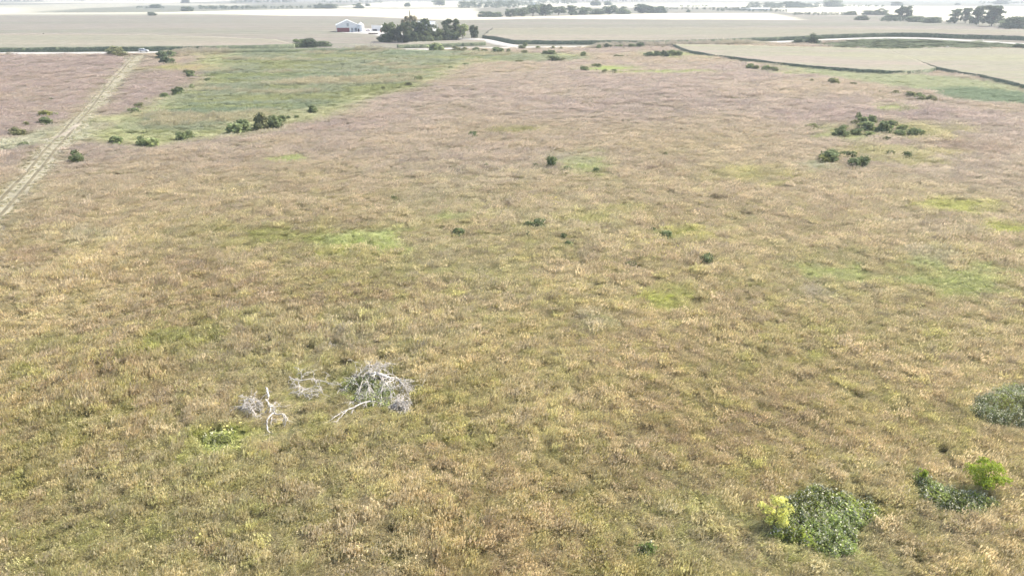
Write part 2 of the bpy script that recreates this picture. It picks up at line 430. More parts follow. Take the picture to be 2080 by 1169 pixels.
WIND = np.array([.80, -.60, 0])
def blades(n, hmin, hmax, rad, width, bend, wind, rg, heads=0.0):
    V = []; Fq = []; T = []
    for i in range(n):
        r = rad * math.sqrt(rg.random()); a = rg.random() * 6.283
        base = np.array([r * math.cos(a), r * math.sin(a), -.03])
        h = hmin + (hmax - hmin) * rg.random()
        o = np.array([math.cos(a), math.sin(a), 0]) * bend * (.3 + r / rad) + WIND * wind + np.array([rg.normal(), rg.normal(), 0]) * .16
        o = o * h
        sd = rg.random() * 3.1416; side = np.array([math.cos(sd), math.sin(sd), 0])
        w = width * (.6 + .8 * rg.random())
        b0 = len(V)
        for k, (s, ww) in enumerate(((0, 1), (.4, .9), (.75, .6))):
            c = base + o * (s ** 2) + np.array([0, 0, h * (s - .22 * s * s * min(1.2, np.linalg.norm(o) / h))])
            V += [c - side * w * ww * .5, c + side * w * ww * .5]; T += [s, s]
        V.append(base + o + np.array([0, 0, h * (1 - .22 * min(1.2, np.linalg.norm(o) / h))])); T.append(1.0)
        Fq += [(b0, b0 + 1, b0 + 3, b0 + 2), (b0 + 2, b0 + 3, b0 + 5, b0 + 4), (b0 + 4, b0 + 5, b0 + 6)]
        if rg.random() < heads:
            tip = V[-1]; b1 = len(V); s2 = w * 1.4
            V += [tip - side * s2 - np.array([0, 0, .12]), tip + side * s2 - np.array([0, 0, .1]), tip + side * s2 * .6 + WIND * .08 + np.array([0, 0, .09]), tip - side * s2 * .5 + np.array([0, 0, .07])]
            T += [1, 1, 1, 1]; Fq.append((b1, b1 + 1, b1 + 2, b1 + 3))
    return V, Fq, T

def forb(n, h, rad, leaf, rg):
    V = []; Fq = []; T = []
    for i in range(n):
        a = rg.random() * 6.283; r = rad * math.sqrt(rg.random())
        c = np.array([r * math.cos(a), r * math.sin(a), h * (.15 + .85 * rg.random() ** .7)])
        nrm = rg.normal(size=3); nrm[2] = abs(nrm[2]) + .5; nrm /= np.linalg.norm(nrm)
        u = np.cross(nrm, [0.3, .2, 1]); u /= np.linalg.norm(u); v = np.cross(nrm, u)
        l = leaf * (.6 + .8 * rg.random()); b0 = len(V)
        V += [c - u * l, c + v * l * .4, c + u * l, c - v * l * .4]; T += [c[2] / h] * 4; Fq.append((b0, b0 + 1, b0 + 2, b0 + 3))
    return V, Fq, T

tuft_col = bpy.data.collections.new('tuft_kinds')
def tuft(name, VFT):
    V, Fq, T, S = VFT
    me = bpy.data.meshes.new(name); me.from_pydata([tuple(v) for v in V], [], Fq); me.materials.append(gmat)
    a = me.attributes.new('t', 'FLOAT', 'POINT'); a.data.foreach_set('value', np.array(T, np.float32))
    a = me.attributes.new('tint', 'FLOAT', 'POINT'); a.data.foreach_set('value', np.array(S, np.float32)); me.update()
    o = bpy.data.objects.new(name, me); tuft_col.objects.link(o)
def clump(parts, rad):
    """Several tufts side by side, each with its own tint."""
    V = []; Fq = []; T = []; S = []
    for k, fn in enumerate(parts):
        a = rgt.random() * 6.283; r = rad * math.sqrt((k + .3) / len(parts))
        v, f, t = fn()
        b0 = len(V); off = np.array([r * math.cos(a), r * math.sin(a), 0]); tint = TINT0 + TINT1 * rgt.random()
        V += [p + off for p in v]; Fq += [tuple(i + b0 for i in q) for q in f]; T += t; S += [tint] * len(v)
    return V, Fq, T, S
rgt = np.random.default_rng(5)
for base, (TINT0, TINT1) in ((0, (.66, .68)), (13, (.86, .28))):      # near kinds, then calmer kinds for the far slopes
    for i in range(7):
        tuft('tuft_kind_%02d' % (base + i), clump([lambda: blades(13, .28, .45 + .55 * rgt.random(), .10, .032, .42, .80, rgt) for _ in range(13)], .42))
    for i in range(3):
        tuft('tuft_kind_%02d' % (base + 7 + i), clump([lambda: blades(10, .45, .75 + .45 * rgt.random(), .11, .028, .30, .65, rgt, .8) for _ in range(10)], .42))
    for i in range(3):
        tuft('tuft_kind_%02d' % (base + 10 + i), clump([lambda: forb(13, .30 + .40 * rgt.random(), .15, .062, rgt) for _ in range(10)], .44))

def scatter(y0, y1, spacing_k, smin, side=.80, margin=14):
    xs = []; ys = []; ss = []
    y = y0
    while y < y1:
        yb = min(y * 1.06, y1); ym = .5 * (y + yb)
        s = max(smin, spacing_k * math.hypot(ym, CAM_H))
        hw = side * yb + margin
        n = int(2 * hw * (yb - y) / (s * s))
        xs.append((RNG.random(n) * 2 - 1) * hw); ys.append(y + RNG.random(n) * (yb - y)); ss.append(np.full(n, s))
        y = yb
    return np.concatenate(xs), np.concatenate(ys), np.concatenate(ss)

KEEP_OUT = []
CORN = []
def make_instanced(name, P, kinds, scl, rot, colors, coll):
    me = bpy.data.meshes.new(name)
    me.vertices.add(len(P)); me.vertices.foreach_set('co', np.asarray(P, np.float32).ravel())
    def add(nm, typ, arr, field):
        a = me.attributes.new(nm, typ, 'POINT'); a.data.foreach_set(field, np.ascontiguousarray(arr).ravel())
    add('kind_id', 'INT', kinds.astype(np.int32), 'value')
    add('scl', 'FLOAT_VECTOR', scl.astype(np.float32), 'vector'); add('rotv', 'FLOAT_VECTOR', rot.astype(np.float32), 'vector')
    for k, C in colors.items(): color_attr(me, k, C)
    o = bpy.data.objects.new(name, me); COL.objects.link(o)
    ng = bpy.data.node_groups.new(name + '_setting_out', 'GeometryNodeTree')
    ng.interface.new_socket('Geometry', in_out='INPUT', socket_type='NodeSocketGeometry')
    ng.interface.new_socket('Geometry', in_out='OUTPUT', socket_type='NodeSocketGeometry')
    gi = ng.nodes.new('NodeGroupInput'); go = ng.nodes.new('NodeGroupOutput')
    ci = ng.nodes.new('GeometryNodeCollectionInfo'); ci.inputs['Collection'].default_value = coll
    ci.inputs['Separate Children'].default_value = True; ci.inputs['Reset Children'].default_value = True
    ip = ng.nodes.new('GeometryNodeInstanceOnPoints'); ip.inputs['Pick Instance'].default_value = True
    def na(nm, typ):
        q = ng.nodes.new('GeometryNodeInputNamedAttribute'); q.data_type = typ; q.inputs['Name'].default_value = nm
        return q.outputs['Attribute']
    ng.links.new(gi.outputs[0], ip.inputs['Points']); ng.links.new(ci.outputs[0], ip.inputs['Instance'])
    ng.links.new(na('kind_id', 'INT'), ip.inputs['Instance Index'])
    er = ng.nodes.new('FunctionNodeEulerToRotation'); ng.links.new(na('rotv', 'FLOAT_VECTOR'), er.inputs[0])
    ng.links.new(er.outputs[0], ip.inputs['Rotation']); ng.links.new(na('scl', 'FLOAT_VECTOR'), ip.inputs['Scale'])
    ng.links.new(ip.outputs[0], go.inputs[0])
    md = o.modifiers.new('setting_out', 'NODES'); md.node_group = ng
    return o

# ------------------------------------------------------------------ roads and track
def ribbon(name, line, offs, mat, label, cat, kind='structure', step=3.0):
    """A strip laid along a ground line; offs = list of (side offset, height above the ground)."""
    P = np.asarray(line, float)
    seg = np.hypot(*np.diff(P, axis=0).T); L = np.concatenate([[0], np.cumsum(seg)])
    s = np.arange(0, L[-1], step); Q = np.stack([np.interp(s, L, P[:, 0]), np.interp(s, L, P[:, 1])], 1)
    T = np.gradient(Q, axis=0); T /= np.linalg.norm(T, axis=1)[:, None] + 1e-9
    Nn = np.stack([-T[:, 1], T[:, 0]], 1)
    V = []; k = len(offs)
    for o, hh in offs:
        if np.isscalar(o): o = np.full(len(Q), o)
        p = Q + Nn * o[:, None]
        V.append(np.stack([p[:, 0], p[:, 1], terrain(p[:, 0], p[:, 1]) + hh], 1))
    V = np.stack(V, 1).reshape(-1, 3)
    i = np.arange(len(Q) - 1)[:, None] * k + np.arange(k - 1)[None, :]
    Fq = np.stack([i, i + 1, i + k + 1, i + k], -1).reshape(-1, 4)[:, ::-1]
    o = big_mesh(name, V, Fq, mat)
    o.data.update()
    tag(o, label, cat, kind=kind)
    return o

gravel = simple_mat('pale_gravel', (.42, .405, .37), .95, noise=.10, scale=.35)
ribbon('gravel_road', ROAD, [(4.4, -.3), (2.6, .30), (0, .36), (-2.6, .30), (-4.4, -.3)], gravel, 'pale gravel road running across behind the prairie', 'road')
DRIVE = _smooth(np.array([at(a, b)[:2] for a, b in [(1062, 96.5), (1040, 94.0), (1020, 90.5), (1004, 86.5), (990, 83), (972, 80.5), (950, 79.5), (915, 79), (880, 76), (830, 72), (795, 70), (760, 67.5), (720, 65.5)]]), 3)
ribbon('farm_driveway', DRIVE, [(5.2, -.25), (3.8, .40), (-3.8, .40), (-5.2, -.25)], gravel, 'pale gravel driveway curving from the road to the farm', 'driveway')

# two wheel ruts of the mown track on the left
rutm = simple_mat('worn_rut', (.15, .13, .08), .95, noise=.30, scale=.5, bump=.4)
TRK = _smooth(np.array([at(a, b)[:2] for a, b in [(-120, 560), (-60, 490), (0, 424), (50, 366), (100, 308), (145, 258), (182, 214), (215, 175), (245, 140), (268, 118), (280, 109.5)]]), 3)
RUTS = []
for sgn in (-1, 1):
    Lk = len(TRK)
    wv = (fbm(np.arange(Lk) * .7, np.full(Lk, 3.0 * sgn), 3, 3, 77) - .5) * .5
    T_ = np.gradient(TRK, axis=0); T_ /= np.linalg.norm(T_, axis=1)[:, None]
    line = TRK + np.stack([-T_[:, 1], T_[:, 0]], 1) * (sgn * .95 + wv)[:, None]
    RUTS.append(_smooth(line, 4))
    ribbon('wheel_rut', line, [(.30, .02), (.15, .06), (-.15, .06), (-.30, .02)], rutm,
           'worn wheel rut on the %s side of the mown track' % ('left' if sgn > 0 else 'right'), 'track', step=1.5)

SIDE = _smooth(np.array([at(a, b)[:2] for a, b in [(-120, 312), (-60, 304), (0, 297), (50, 291), (105, 283), (140, 268), (160, 250)]]), 3)
ribbon('side_path', SIDE, [(.75, .02), (.4, .06), (-.4, .06), (-.75, .02)], simple_mat('pale_bare_soil', (.30, .26, .20), .95, noise=.3, scale=.6), 'pale narrow side path joining the track from the left edge', 'path', step=1.5)
RUTS.append(_smooth(SIDE, 2))

# ------------------------------------------------------------------ standing corn
cmat, nt, out = new_mat('corn_tops')
bs = N(nt, 'ShaderNodeBsdfDiffuse', Roughness=0.0); at_ = N(nt, 'ShaderNodeAttribute', attribute_name='col')
geo = N(nt, 'ShaderNodeNewGeometry'); mpg = N(nt, 'ShaderNodeMapping'); mpg.inputs['Scale'].default_value = (.35, 1.0, 1)
nz = N(nt, 'ShaderNodeTexNoise', Scale=.5, Detail=6.0, Roughness=.7); nt.links.new(geo.outputs['Position'], mpg.inputs[0]); nt.links.new(mpg.outputs[0], nz.inputs['Vector'])
mr = N(nt, 'ShaderNodeMapRange'); mr.inputs[1].default_value = .3; mr.inputs[2].default_value = .7; mr.inputs[3].default_value = .8; mr.inputs[4].default_value = 1.12
nt.links.new(nz.outputs[0], mr.inputs[0]); sc_ = N(nt, 'ShaderNodeVectorMath', operation='SCALE'); nt.links.new(at_.outputs['Color'], sc_.inputs[0]); nt.links.new(mr.outputs[0], sc_.inputs['Scale'])
nt.links.new(sc_.outputs[0], bs.inputs['Color']); nt.links.new(bs.outputs[0], out.inputs[0])
cside = simple_mat('corn_leaves', (.165, .19, .110), .9, noise=.5, scale=1.3)

def front_corn(x, y):
    c = np.tile(np.array((.246, .236, .184)), (len(x), 1)); k = fbm(x * .16 + y * .1, y, 7, 4, 5); g_ = fbm(x * .3, y, 24, 3, 15)
    c = mixc(c, np.array((.222, .226, .160)), sm(.50, .66, k) * .8); c = mixc(c, np.array((.258, .254, .180)), sm(.5, .36, g_) * .8)
    return mixc(c, np.array((.268, .232, .200)), sm(.55, .68, g_) * .7)

def corn_field(pix, h, label, sp=1.6, front=None):
    poly = poly_world(pix)
    x0, y0 = poly.min(0); x1, y1 = poly.max(0)
    xs = np.arange(x0 - sp, x1 + sp * 2, sp); ys = np.arange(y0 - sp, y1 + sp * 2, sp)
    cx, cyy = np.meshgrid(xs[:-1] + sp / 2, ys[:-1] + sp / 2)
    ins = (sdist(cx.ravel(), cyy.ravel(), poly) > 0).reshape(cx.shape)
    gxx, gyy = np.meshgrid(xs, ys); nxx = len(xs)
    px_ = gxx.ravel(); py_ = gyy.ravel(); m = len(px_)
    jx = (RNG.random(m) - .5) * sp * .5; jy = (RNG.random(m) - .5) * sp * .5
    CORN.append(poly)
    cnt = np.zeros(gxx.shape, int); cnt[:-1, :-1] += ins; cnt[1:, :-1] += ins; cnt[:-1, 1:] += ins; cnt[1:, 1:] += ins
    bd = np.nonzero(((cnt > 0) & (cnt < 4)).ravel())[0]
    best = np.full(len(bd), 1e18); bx_ = np.zeros(len(bd)); by_ = np.zeros(len(bd))
    for i in range(len(poly)):
        p0 = poly[i]; e = poly[(i + 1) % len(poly)] - p0
        t = np.clip(((px_[bd] - p0[0]) * e[0] + (py_[bd] - p0[1]) * e[1]) / (e @ e + 1e-9), 0, 1)
        qx = p0[0] + t * e[0]; qy = p0[1] + t * e[1]; d2 = (px_[bd] - qx) ** 2 + (py_[bd] - qy) ** 2
        m_ = d2 < best; best[m_] = d2[m_]; bx_[m_] = qx[m_]; by_[m_] = qy[m_]
    ok_ = best < (1.6 * sp) ** 2
    jx *= .6; jy *= .6
    jx[bd[ok_]] = bx_[ok_] - px_[bd[ok_]] + RNG.normal(0, .12, ok_.sum()); jy[bd[ok_]] = by_[ok_] - py_[bd[ok_]] + RNG.normal(0, .22, ok_.sum())
    top = terrain(px_ + jx, py_ + jy) + h + (RNG.random(m) - .5) * .30 * h / 2 + (fbm(px_, py_, 18, 3, 211) - .5) * .6
    V = np.stack([px_ + jx, py_ + jy, top], 1)
    VB = np.stack([px_ + jx, py_ + jy, terrain(px_, py_) - .2], 1)
    jj, ii = np.nonzero(ins); a = jj * nxx + ii
    Ft = np.stack([a, a + 1, a + nxx + 1, a + nxx], 1)
    sides = []
    pad = np.pad(ins, 1)
    for dj, di, e0, e1 in ((-1, 0, 0, 1), (1, 0, nxx + 1, nxx), (0, -1, nxx, 0), (0, 1, 1, nxx + 1)):
        nb = pad[jj + 1 + dj, ii + 1 + di]; s_ = a[~nb]
        sides.append(np.stack([s_ + e0 + m, s_ + e1 + m, s_ + e1, s_ + e0], 1))
    Fs = np.concatenate(sides)
    Fall = np.concatenate([Ft, Fs]); used = np.unique(Fall); remap = np.full(2 * m, -1); remap[used] = np.arange(len(used))
    VV = np.concatenate([V, VB])[used]
    o = big_mesh('corn_field', VV, remap[Fall], cmat); o.data.materials.append(cside)
    mi = np.zeros(len(Fall), np.int32); mi[len(Ft):] = 1; o.data.polygons.foreach_set('material_index', mi)
    C, _ = land(VV[:, 0], np.maximum(VV[:, 1], ROAD_Y(VV[:, 0]) + 8)) if front is None else (front_corn(VV[:, 0], VV[:, 1]), 0)
    color_attr(o.data, 'col', np.clip(C * np.array((1.08, 1.06, 1.03)), 0, 1)); o.data.update()
    tag(o, label, 'corn', kind='stuff')
    return o
corn_field([(-500, 109), (0, 106.3), (200, 104.8), (420, 103.0), (520, 101), (600, 98), (560, 88), (300, 78), (0, 76), (-500, 78)], 2.3, 'tall corn edged by the road on the left', 1.9)
corn_field([(806, 98.6), (900, 96), (988, 92.6), (984, 88.0), (900, 89.5), (830, 93)], 2.0, 'narrow strip of corn between the road and the farm trees', 1.5)
corn_field([(980, 79), (1010, 83.5), (1044, 90), (1090, 90.2), (1200, 91.0), (1320, 90.6), (1450, 87.6), (1560, 83.6), (1660, 79.6), (1740, 76.6), (1800, 74.6), (1860, 75.2), (1920, 77.5), (2080, 82.5), (2300, 93), (2300, 72), (2080, 66), (1500, 62), (1000, 64)],
           2.4, 'wide corn field with a dark front edge behind the road', 2.0)
corn_field([(1365, 96), (1385, 105), (1405, 111.5), (1445, 118.5), (1500, 125.5), (1570, 134), (1650, 142.5), (1720, 148.5), (1770, 152), (1830, 153.5), (1880, 151), (1900, 146.5), (1868, 133), (1812, 112), (1790, 106), (1700, 103.5), (1600, 101.5), (1450, 97.5)], 1.8,
           'corn field right of centre with a dark curved front edge', 1.3, front=1)
corn_field([(1909, 146), (1925, 150), (1990, 160), (2080, 183), (2250, 220), (2250, 122), (2080, 105), (1900, 103.5), (1790, 106), (1812, 112), (1868, 133), (1882, 137)], 1.6, 'tan corn field at the right edge sloping towards the slough', 1.3, front=1)

# ------------------------------------------------------------------ foliage builders
fmat, nt, out = new_mat('leaves')
oi = N(nt, 'ShaderNodeObjectInfo'); tv = N(nt, 'ShaderNodeAttribute', attribute_name='tint'); tw = N(nt, 'ShaderNodeAttribute', attribute_name='warm')
wm = N(nt, 'ShaderNodeMix', data_type='RGBA', blend_type='MULTIPLY'); wm.inputs[7].default_value = (1.28, 1.18, .70, 1)
nt.links.new(tw.outputs['Fac'], wm.inputs[0]); nt.links.new(oi.outputs['Color'], wm.inputs[6])
vs = N(nt, 'ShaderNodeVectorMath', operation='SCALE'); nt.links.new(wm.outputs[2], vs.inputs[0]); nt.links.new(tv.outputs['Fac'], vs.inputs['Scale'])
df = N(nt, 'ShaderNodeBsdfPrincipled', Roughness=.7); df.inputs['Specular IOR Level'].default_value = .08
tl = N(nt, 'ShaderNodeBsdfTranslucent'); ms = N(nt, 'ShaderNodeMixShader', Fac=.38)
nt.links.new(vs.outputs[0], df.inputs['Base Color']); nt.links.new(vs.outputs[0], tl.inputs['Color'])
nt.links.new(df.outputs[0], ms.inputs[1]); nt.links.new(tl.outputs[0], ms.inputs[2]); nt.links.new(ms.outputs[0], out.inputs[0])
bark = simple_mat('bark', (.17, .14, .11), .9, noise=.3, scale=6, bump=.4)
deadwood = simple_mat('weathered_wood', (.60, .555, .50), .9, noise=.42, scale=7, bump=.5)
shade_wood = simple_mat('dark_shade_wood', (.07, .06, .055), .95, noise=.3, scale=5)  # near-black colour standing in for the shade under the fallen log

def leaf_mesh(name, pts, nrm, size, rg, tint=None, warm=None, asp=.62, mat=None):
    n = len(pts)
    nrm = nrm + rg.normal(0, .55, (n, 3)); nrm /= np.linalg.norm(nrm, axis=1)[:, None]
    u = np.cross(nrm, rg.normal(0, 1, (n, 3))); u /= np.linalg.norm(u, axis=1)[:, None] + 1e-9
    v = np.cross(nrm, u)
    s = (size * (.6 + .8 * rg.random(n)))[:, None]
    V = np.stack([pts - u * s, pts + v * s * asp, pts + u * s, pts - v * s * asp], 1).reshape(-1, 3)
    Fq = np.arange(4 * n).reshape(-1, 4)
    me = bpy.data.meshes.new(name)
    me.vertices.add(len(V)); me.vertices.foreach_set('co', V.astype(np.float32).ravel())
    me.loops.add(4 * n); me.loops.foreach_set('vertex_index', Fq.astype(np.int32).ravel())
    me.polygons.add(n); me.polygons.foreach_set('loop_start', np.arange(0, 4 * n, 4, dtype=np.int32)); me.polygons.foreach_set('loop_total', np.full(n, 4, np.int32))
    me.update(calc_edges=True); me.materials.append(mat or fmat)
    tint = (.65 + .7 * rg.random(n)) if tint is None else tint
    a = me.attributes.new('tint', 'FLOAT', 'POINT'); a.data.foreach_set('value', np.repeat(tint, 4).astype(np.float32))
    warm = rg.random(n) ** 2 * .5 if warm is None else warm
    a = me.attributes.new('warm', 'FLOAT', 'POINT'); a.data.foreach_set('value', np.repeat(warm, 4).astype(np.float32))
    return me

def lump_leaves(lumps, n, rg):
    """Points and outward directions on a set of uneven leaf clumps: lumps = (x,y,z,r,flat)."""
    L = np.array(lumps); w = L[:, 3] ** 2; w = w / w.sum()
    k = rg.choice(len(L), n, p=w)
    d = rg.normal(0, 1, (n, 3)); d /= np.linalg.norm(d, axis=1)[:, None]
    d[:, 2] = np.where((d[:, 2] < -.35) & (L[k, 2] > .45), -d[:, 2], d[:, 2])
    r = L[k, 3] * (.55 + .62 * rg.random(n) ** .9) * (1 + .18 * np.sin(5 * d[:, 0] + 3 * k) * np.cos(4 * d[:, 1] + k))
    p = L[k, :3] + d * r[:, None] * np.stack([np.ones(n), np.ones(n), L[k, 4]], 1)
    ktint = .78 + .44 * rg.random(len(L))
    return p, d, ktint[k] * (.72 + .56 * rg.random(n))

def tube(path, radii, sides=6):
    P = np.asarray(path, float); V = []; Fq = []
    T = np.gradient(P, axis=0); T /= np.linalg.norm(T, axis=1)[:, None] + 1e-9
    for i in range(len(P)):
        a = np.cross(T[i], [.31, .17, .93]); a /= np.linalg.norm(a) + 1e-9; b = np.cross(T[i], a)
        for k in range(sides):
            th = 6.28318 * k / sides
            V.append(P[i] + (a * math.cos(th) + b * math.sin(th)) * radii[i])
    for i in range(len(P) - 1):
        for k in range(sides):
            k2 = (k + 1) % sides
            Fq.append((i * sides + k, i * sides + k2, (i + 1) * sides + k2, (i + 1) * sides + k))
    Fq.append(tuple(range(sides))[::-1]); Fq.append(tuple(range((len(P) - 1) * sides, len(P) * sides)))
    return V, Fq

def tubes_mesh(name, tubes, mat):
    V = []; Fq = []
    for t in tubes:
        v, f = tube(*t); b = len(V); V += [tuple(p) for p in v]; Fq += [tuple(i + b for i in q) for q in f]
    me = bpy.data.meshes.new(name); me.from_pydata(V, [], Fq); me.materials.append(mat)
    me.polygons.foreach_set('use_smooth', [True] * len(Fq)); me.update()
    return me

def bush_kind(seed, n=760, leaf=.085, lumps=9, dome=1.0, droop=False):
    """Leaves and stems of a shrub one unit wide and one unit high."""
    rg = np.random.default_rng(seed); L = []
    for i in range(lumps):
        a = rg.random() * 6.283; r = .30 * math.sqrt(rg.random())
        hz = .28 + .50 * rg.random() * (1 - r * dome)
        L.append((r * math.cos(a), r * math.sin(a), hz, .15 + .11 * rg.random(), 1.0 + .3 * rg.random()))
    L.append((0, 0, .55, .27, 1.25))
    for i in range(6): L.append((.24 * math.cos(1.05 * i), .24 * math.sin(1.05 * i), .16 + .06 * rg.random(), .19 + .05 * rg.random(), .9))
    p, d, t = lump_leaves(L, n, rg); p[:, 2] = np.clip(p[:, 2], .02, 1.05)
    lm = leaf_mesh('foliage', p, d, leaf, rg, tint=t)
    st = []
    for i in range(6):
        a = rg.random() * 6.283; e = L[i % len(L)]
        st.append(([(0.03 * math.cos(a), .03 * math.sin(a), -.05), (e[0] * .5, e[1] * .5, e[2] * .55), (e[0], e[1], e[2])], [.018, .012, .006], 5))
    return lm, tubes_mesh('stem', st, bark)
BUSH = [bush_kind(100 + i, 760 + 60 * (i % 3), .075 + .012 * (i % 3), 7 + i % 5, .6 + .2 * (i % 3)) for i in range(8)]

def tree_kind(seed, style='round', n=3000, leaf=.046):
    """Leaves, trunk and limbs of a tree one unit high and one unit wide (crown)."""
    rg = np.random.default_rng(seed); L = []; lim = []
    if style == 'round':
        for i in range(30):
            a = rg.random() * 6.283; z = .16 + .70 * rg.random(); rr = .40 * math.sqrt(max(.12, 1 - ((z - .48) / .50) ** 2)) * (.35 + .65 * math.sqrt(rg.random()))
            L.append((rr * math.cos(a), rr * math.sin(a), z, .095 + .075 * rg.random(), .95))
        L.append((0, 0, .58, .22, 1.2))
    elif style == 'tall':
        for i in range(40):
            a = rg.random() * 6.283; z = .10 + .80 * rg.random(); rr = .42 * (1.05 - .40 * z) * math.sqrt(rg.random())
            L.append((rr * math.cos(a), rr * math.sin(a), z, .12 + .05 * rg.random(), .6))
        L.append((0, 0, .45, .2, 1.8))
    elif style == 'spire':
        for i in range(34):
            z = .08 + .90 * (i / 34.0); a = 2.4 * i; rr = .30 * (1 - z) * (.4 + .6 * rg.random())
            L.append((rr * math.cos(a), rr * math.sin(a), z, .018 + .10 * (1 - z), .5))
    elif style == 'low':
        for i in range(20):
            a = rg.random() * 6.283; rr = .45 * math.sqrt(rg.random()); z = .18 + .62 * rg.random() * (1 - rr * .9)
            L.append((rr * math.cos(a), rr * math.sin(a), z, .12 + .09 * rg.random(), 1.1))
        for i in range(7): L.append((.32 * math.cos(.9 * i), .32 * math.sin(.9 * i), .17, .17 + .06 * rg.random(), .9))
    elif style == 'open':
        for i in range(26):
            a = rg.random() * 6.283; z = .24 + .66 * rg.random(); rr = .43 * math.sqrt(max(.05, 1 - ((z - .52) / .50) ** 2)) * (.4 + .6 * math.sqrt(rg.random()))
            L.append((rr * math.cos(a), rr * math.sin(a), z, .08 + .06 * rg.random(), .85))
    p, d, t = lump_leaves(L, n, rg); p[:, 2] = np.clip(p[:, 2], .02, 1.06)
    lm = leaf_mesh('crown', p, d, leaf, rg, tint=t)
    wob = lambda s: np.array([rg.normal(0, s), rg.normal(0, s), 0])
    top = np.array([0, 0, .72 if style != 'spire' else .97])
    tk = [np.array([0, 0, -.02]), np.array([0, 0, .16]) + wob(.012), np.array([0, 0, .42]) + wob(.025), top]
    lim.append((tk, [.030, .022, .014, .004], 7))
    for i in range(10 if style != 'spire' else 6):
        e = np.array(L[(i * 5) % len(L)][:3]); s = np.array([0, 0, .14 + .40 * e[2] * rg.random()])
        if e[2] < s[2] + .03: s[2] = max(.08, e[2] - .12)
        lim.append(([s, (s + e) / 2 + np.array([0, 0, -.02]), e], [.012, .008, .003], 5))
    return lm, tubes_mesh('trunk', lim, bark)
TREE = {k: [tree_kind(300 + 17 * i + 3 * j, k) for j in range(3 if k in ('round', 'open', 'low') else 2)] for i, k in enumerate(('round', 'tall', 'spire', 'low', 'open'))}

GREEN = dict(d=(.215, .262, .135), g=(.255, .305, .155), o=(.262, .275, .150), p=(.37, .42, .21), y=(.35, .36, .14), b=(.125, .165, .098), t=(.195, .235, .140), f=(.155, .195, .118), r=(.30, .27, .19))
BASES = []
def place(bbox):
    """Ground point, width and height in metres of a plant seen in a pixel box (x0, y0, x1, y1)."""
    x0, y0, x1, y1 = bbox
    p = at((x0 + x1) / 2, y1); d = math.sqrt(p[0] ** 2 + p[1] ** 2 + (CAM_H - p[2]) ** 2)
    depth = p[1] * CP + (CAM_H - p[2]) * SP
    w = (x1 - x0) / FPX * depth
    a = math.asin(min(1, (CAM_H - p[2]) / d))
    ext = (y1 - y0) / FPX * depth
    h = max((ext - .45 * w * math.sin(a)) / math.cos(a), .45 * w)
    hd = math.hypot(p[0], p[1]); push = .38 * w
    x = p[0] * (1 + push / hd); y = p[1] * (1 + push / hd)
    return x, y, ground_z(x, y), w, h

def grow(name, kinds, bbox, label, cat, col, group=None, parts=True, ws=1.12, hs=1.05, partname='foliage', stemname='stem', rz=None):
    x, y, z, w, h = place(bbox)
    lm, sm_ = random.choice(kinds)
    if cat == 'shrub': h = h * 1.05 + .30; w = w * 1.06 + .12
    rz = random.random() * 6.283 if rz is None else rz
    c = np.array(GREEN[col] if isinstance(col, str) else col) * (.85 + .3 * random.random())
    root = bpy.data.objects.new(name, None) ; COL.objects.link(root)
    root.location = (x, y, z - .03); root.rotation_euler = (0, 0, rz)
    root.empty_display_size = .2
    for nm, me in ((partname, lm), (stemname, sm_)):
        o = bpy.data.objects.new(nm, me); COL.objects.link(o); o.parent = root; o.scale = (w * ws, w * ws, h * hs); o.color = (*c, 1)
    tag(root, label, cat, group)
    BASES.append((x, y, w))
    return root

# ------------------------------------------------------------------ farmstead trees
R, TL, SPI, LOW, OPN = TREE['round'], TREE['tall'], TREE['spire'], TREE['low'], TREE['open']
G1 = 'trees around the farmstead'
def tree(kinds, bbox, label, col='f', group=None, **kw):
    if group == G1: col = np.array(GREEN[col]) * (.75 if col != 'r' else 1.2)
    return grow('tree', kinds, bbox, label, 'tree', col, group, partname='crown', stemname='trunk', **kw)
tree(OPN, (818, 37, 850, 80), 'pale brownish open tree under the spire behind the farm grove', 'r', G1)
tree(SPI, (827, 27, 842, 78), 'tall thin spire tree rising above the farm grove', 'r', G1, ws=1.0)
tree(R, (777, 47, 806, 86), 'leftmost dark tree of the farm grove beside the white shed', 'd', G1)
tree(R, (804, 46, 838, 86.5), 'grey green tree in the left half of the farm grove below the spire', 't', G1)
tree(R, (834, 41, 876, 84.5), 'large round dark tree in the middle of the farm grove', 'b', G1)
tree(LOW, (866, 52, 898, 83), 'low dark tree in front of the white farmhouse roof', 'd', G1)
tree(LOW, (890, 56, 918, 82), 'short dark tree just right of the farmhouse', 'f', G1)
tree(OPN, (893, 42, 936, 79), 'wide pale green tree with a feathery top right of the farmhouse', 't', G1)
tree(OPN, (924, 52, 956, 81), 'pale tree with several bare trunks near the right end of the grove', 'p', G1)
tree(R, (953, 52, 972, 79.5), 'rightmost tree of the farm grove beside the driveway', 'f', G1)
tree(LOW, (770, 66, 796, 86), 'low dark tree at the left foot of the grove beside the yard', 'd', G1)
tree(LOW, (818, 62, 850, 87), 'low dense tree at the front foot of the grove', 'b', G1)
tree(LOW, (848, 64, 880, 85.5), 'low dark tree at the foot of the large round tree', 'd', G1)
tree(LOW, (905, 62, 930, 81.5), 'low tree under the feathery pale tree of the grove', 'f', G1)
tree(R, (790, 56, 816, 86), 'rounded tree filling the gap right of the leftmost grove tree', 'f', G1)
tree(LOW, (872, 62, 894, 84), 'low dark tree closing the gap before the farmhouse', 'b', G1)
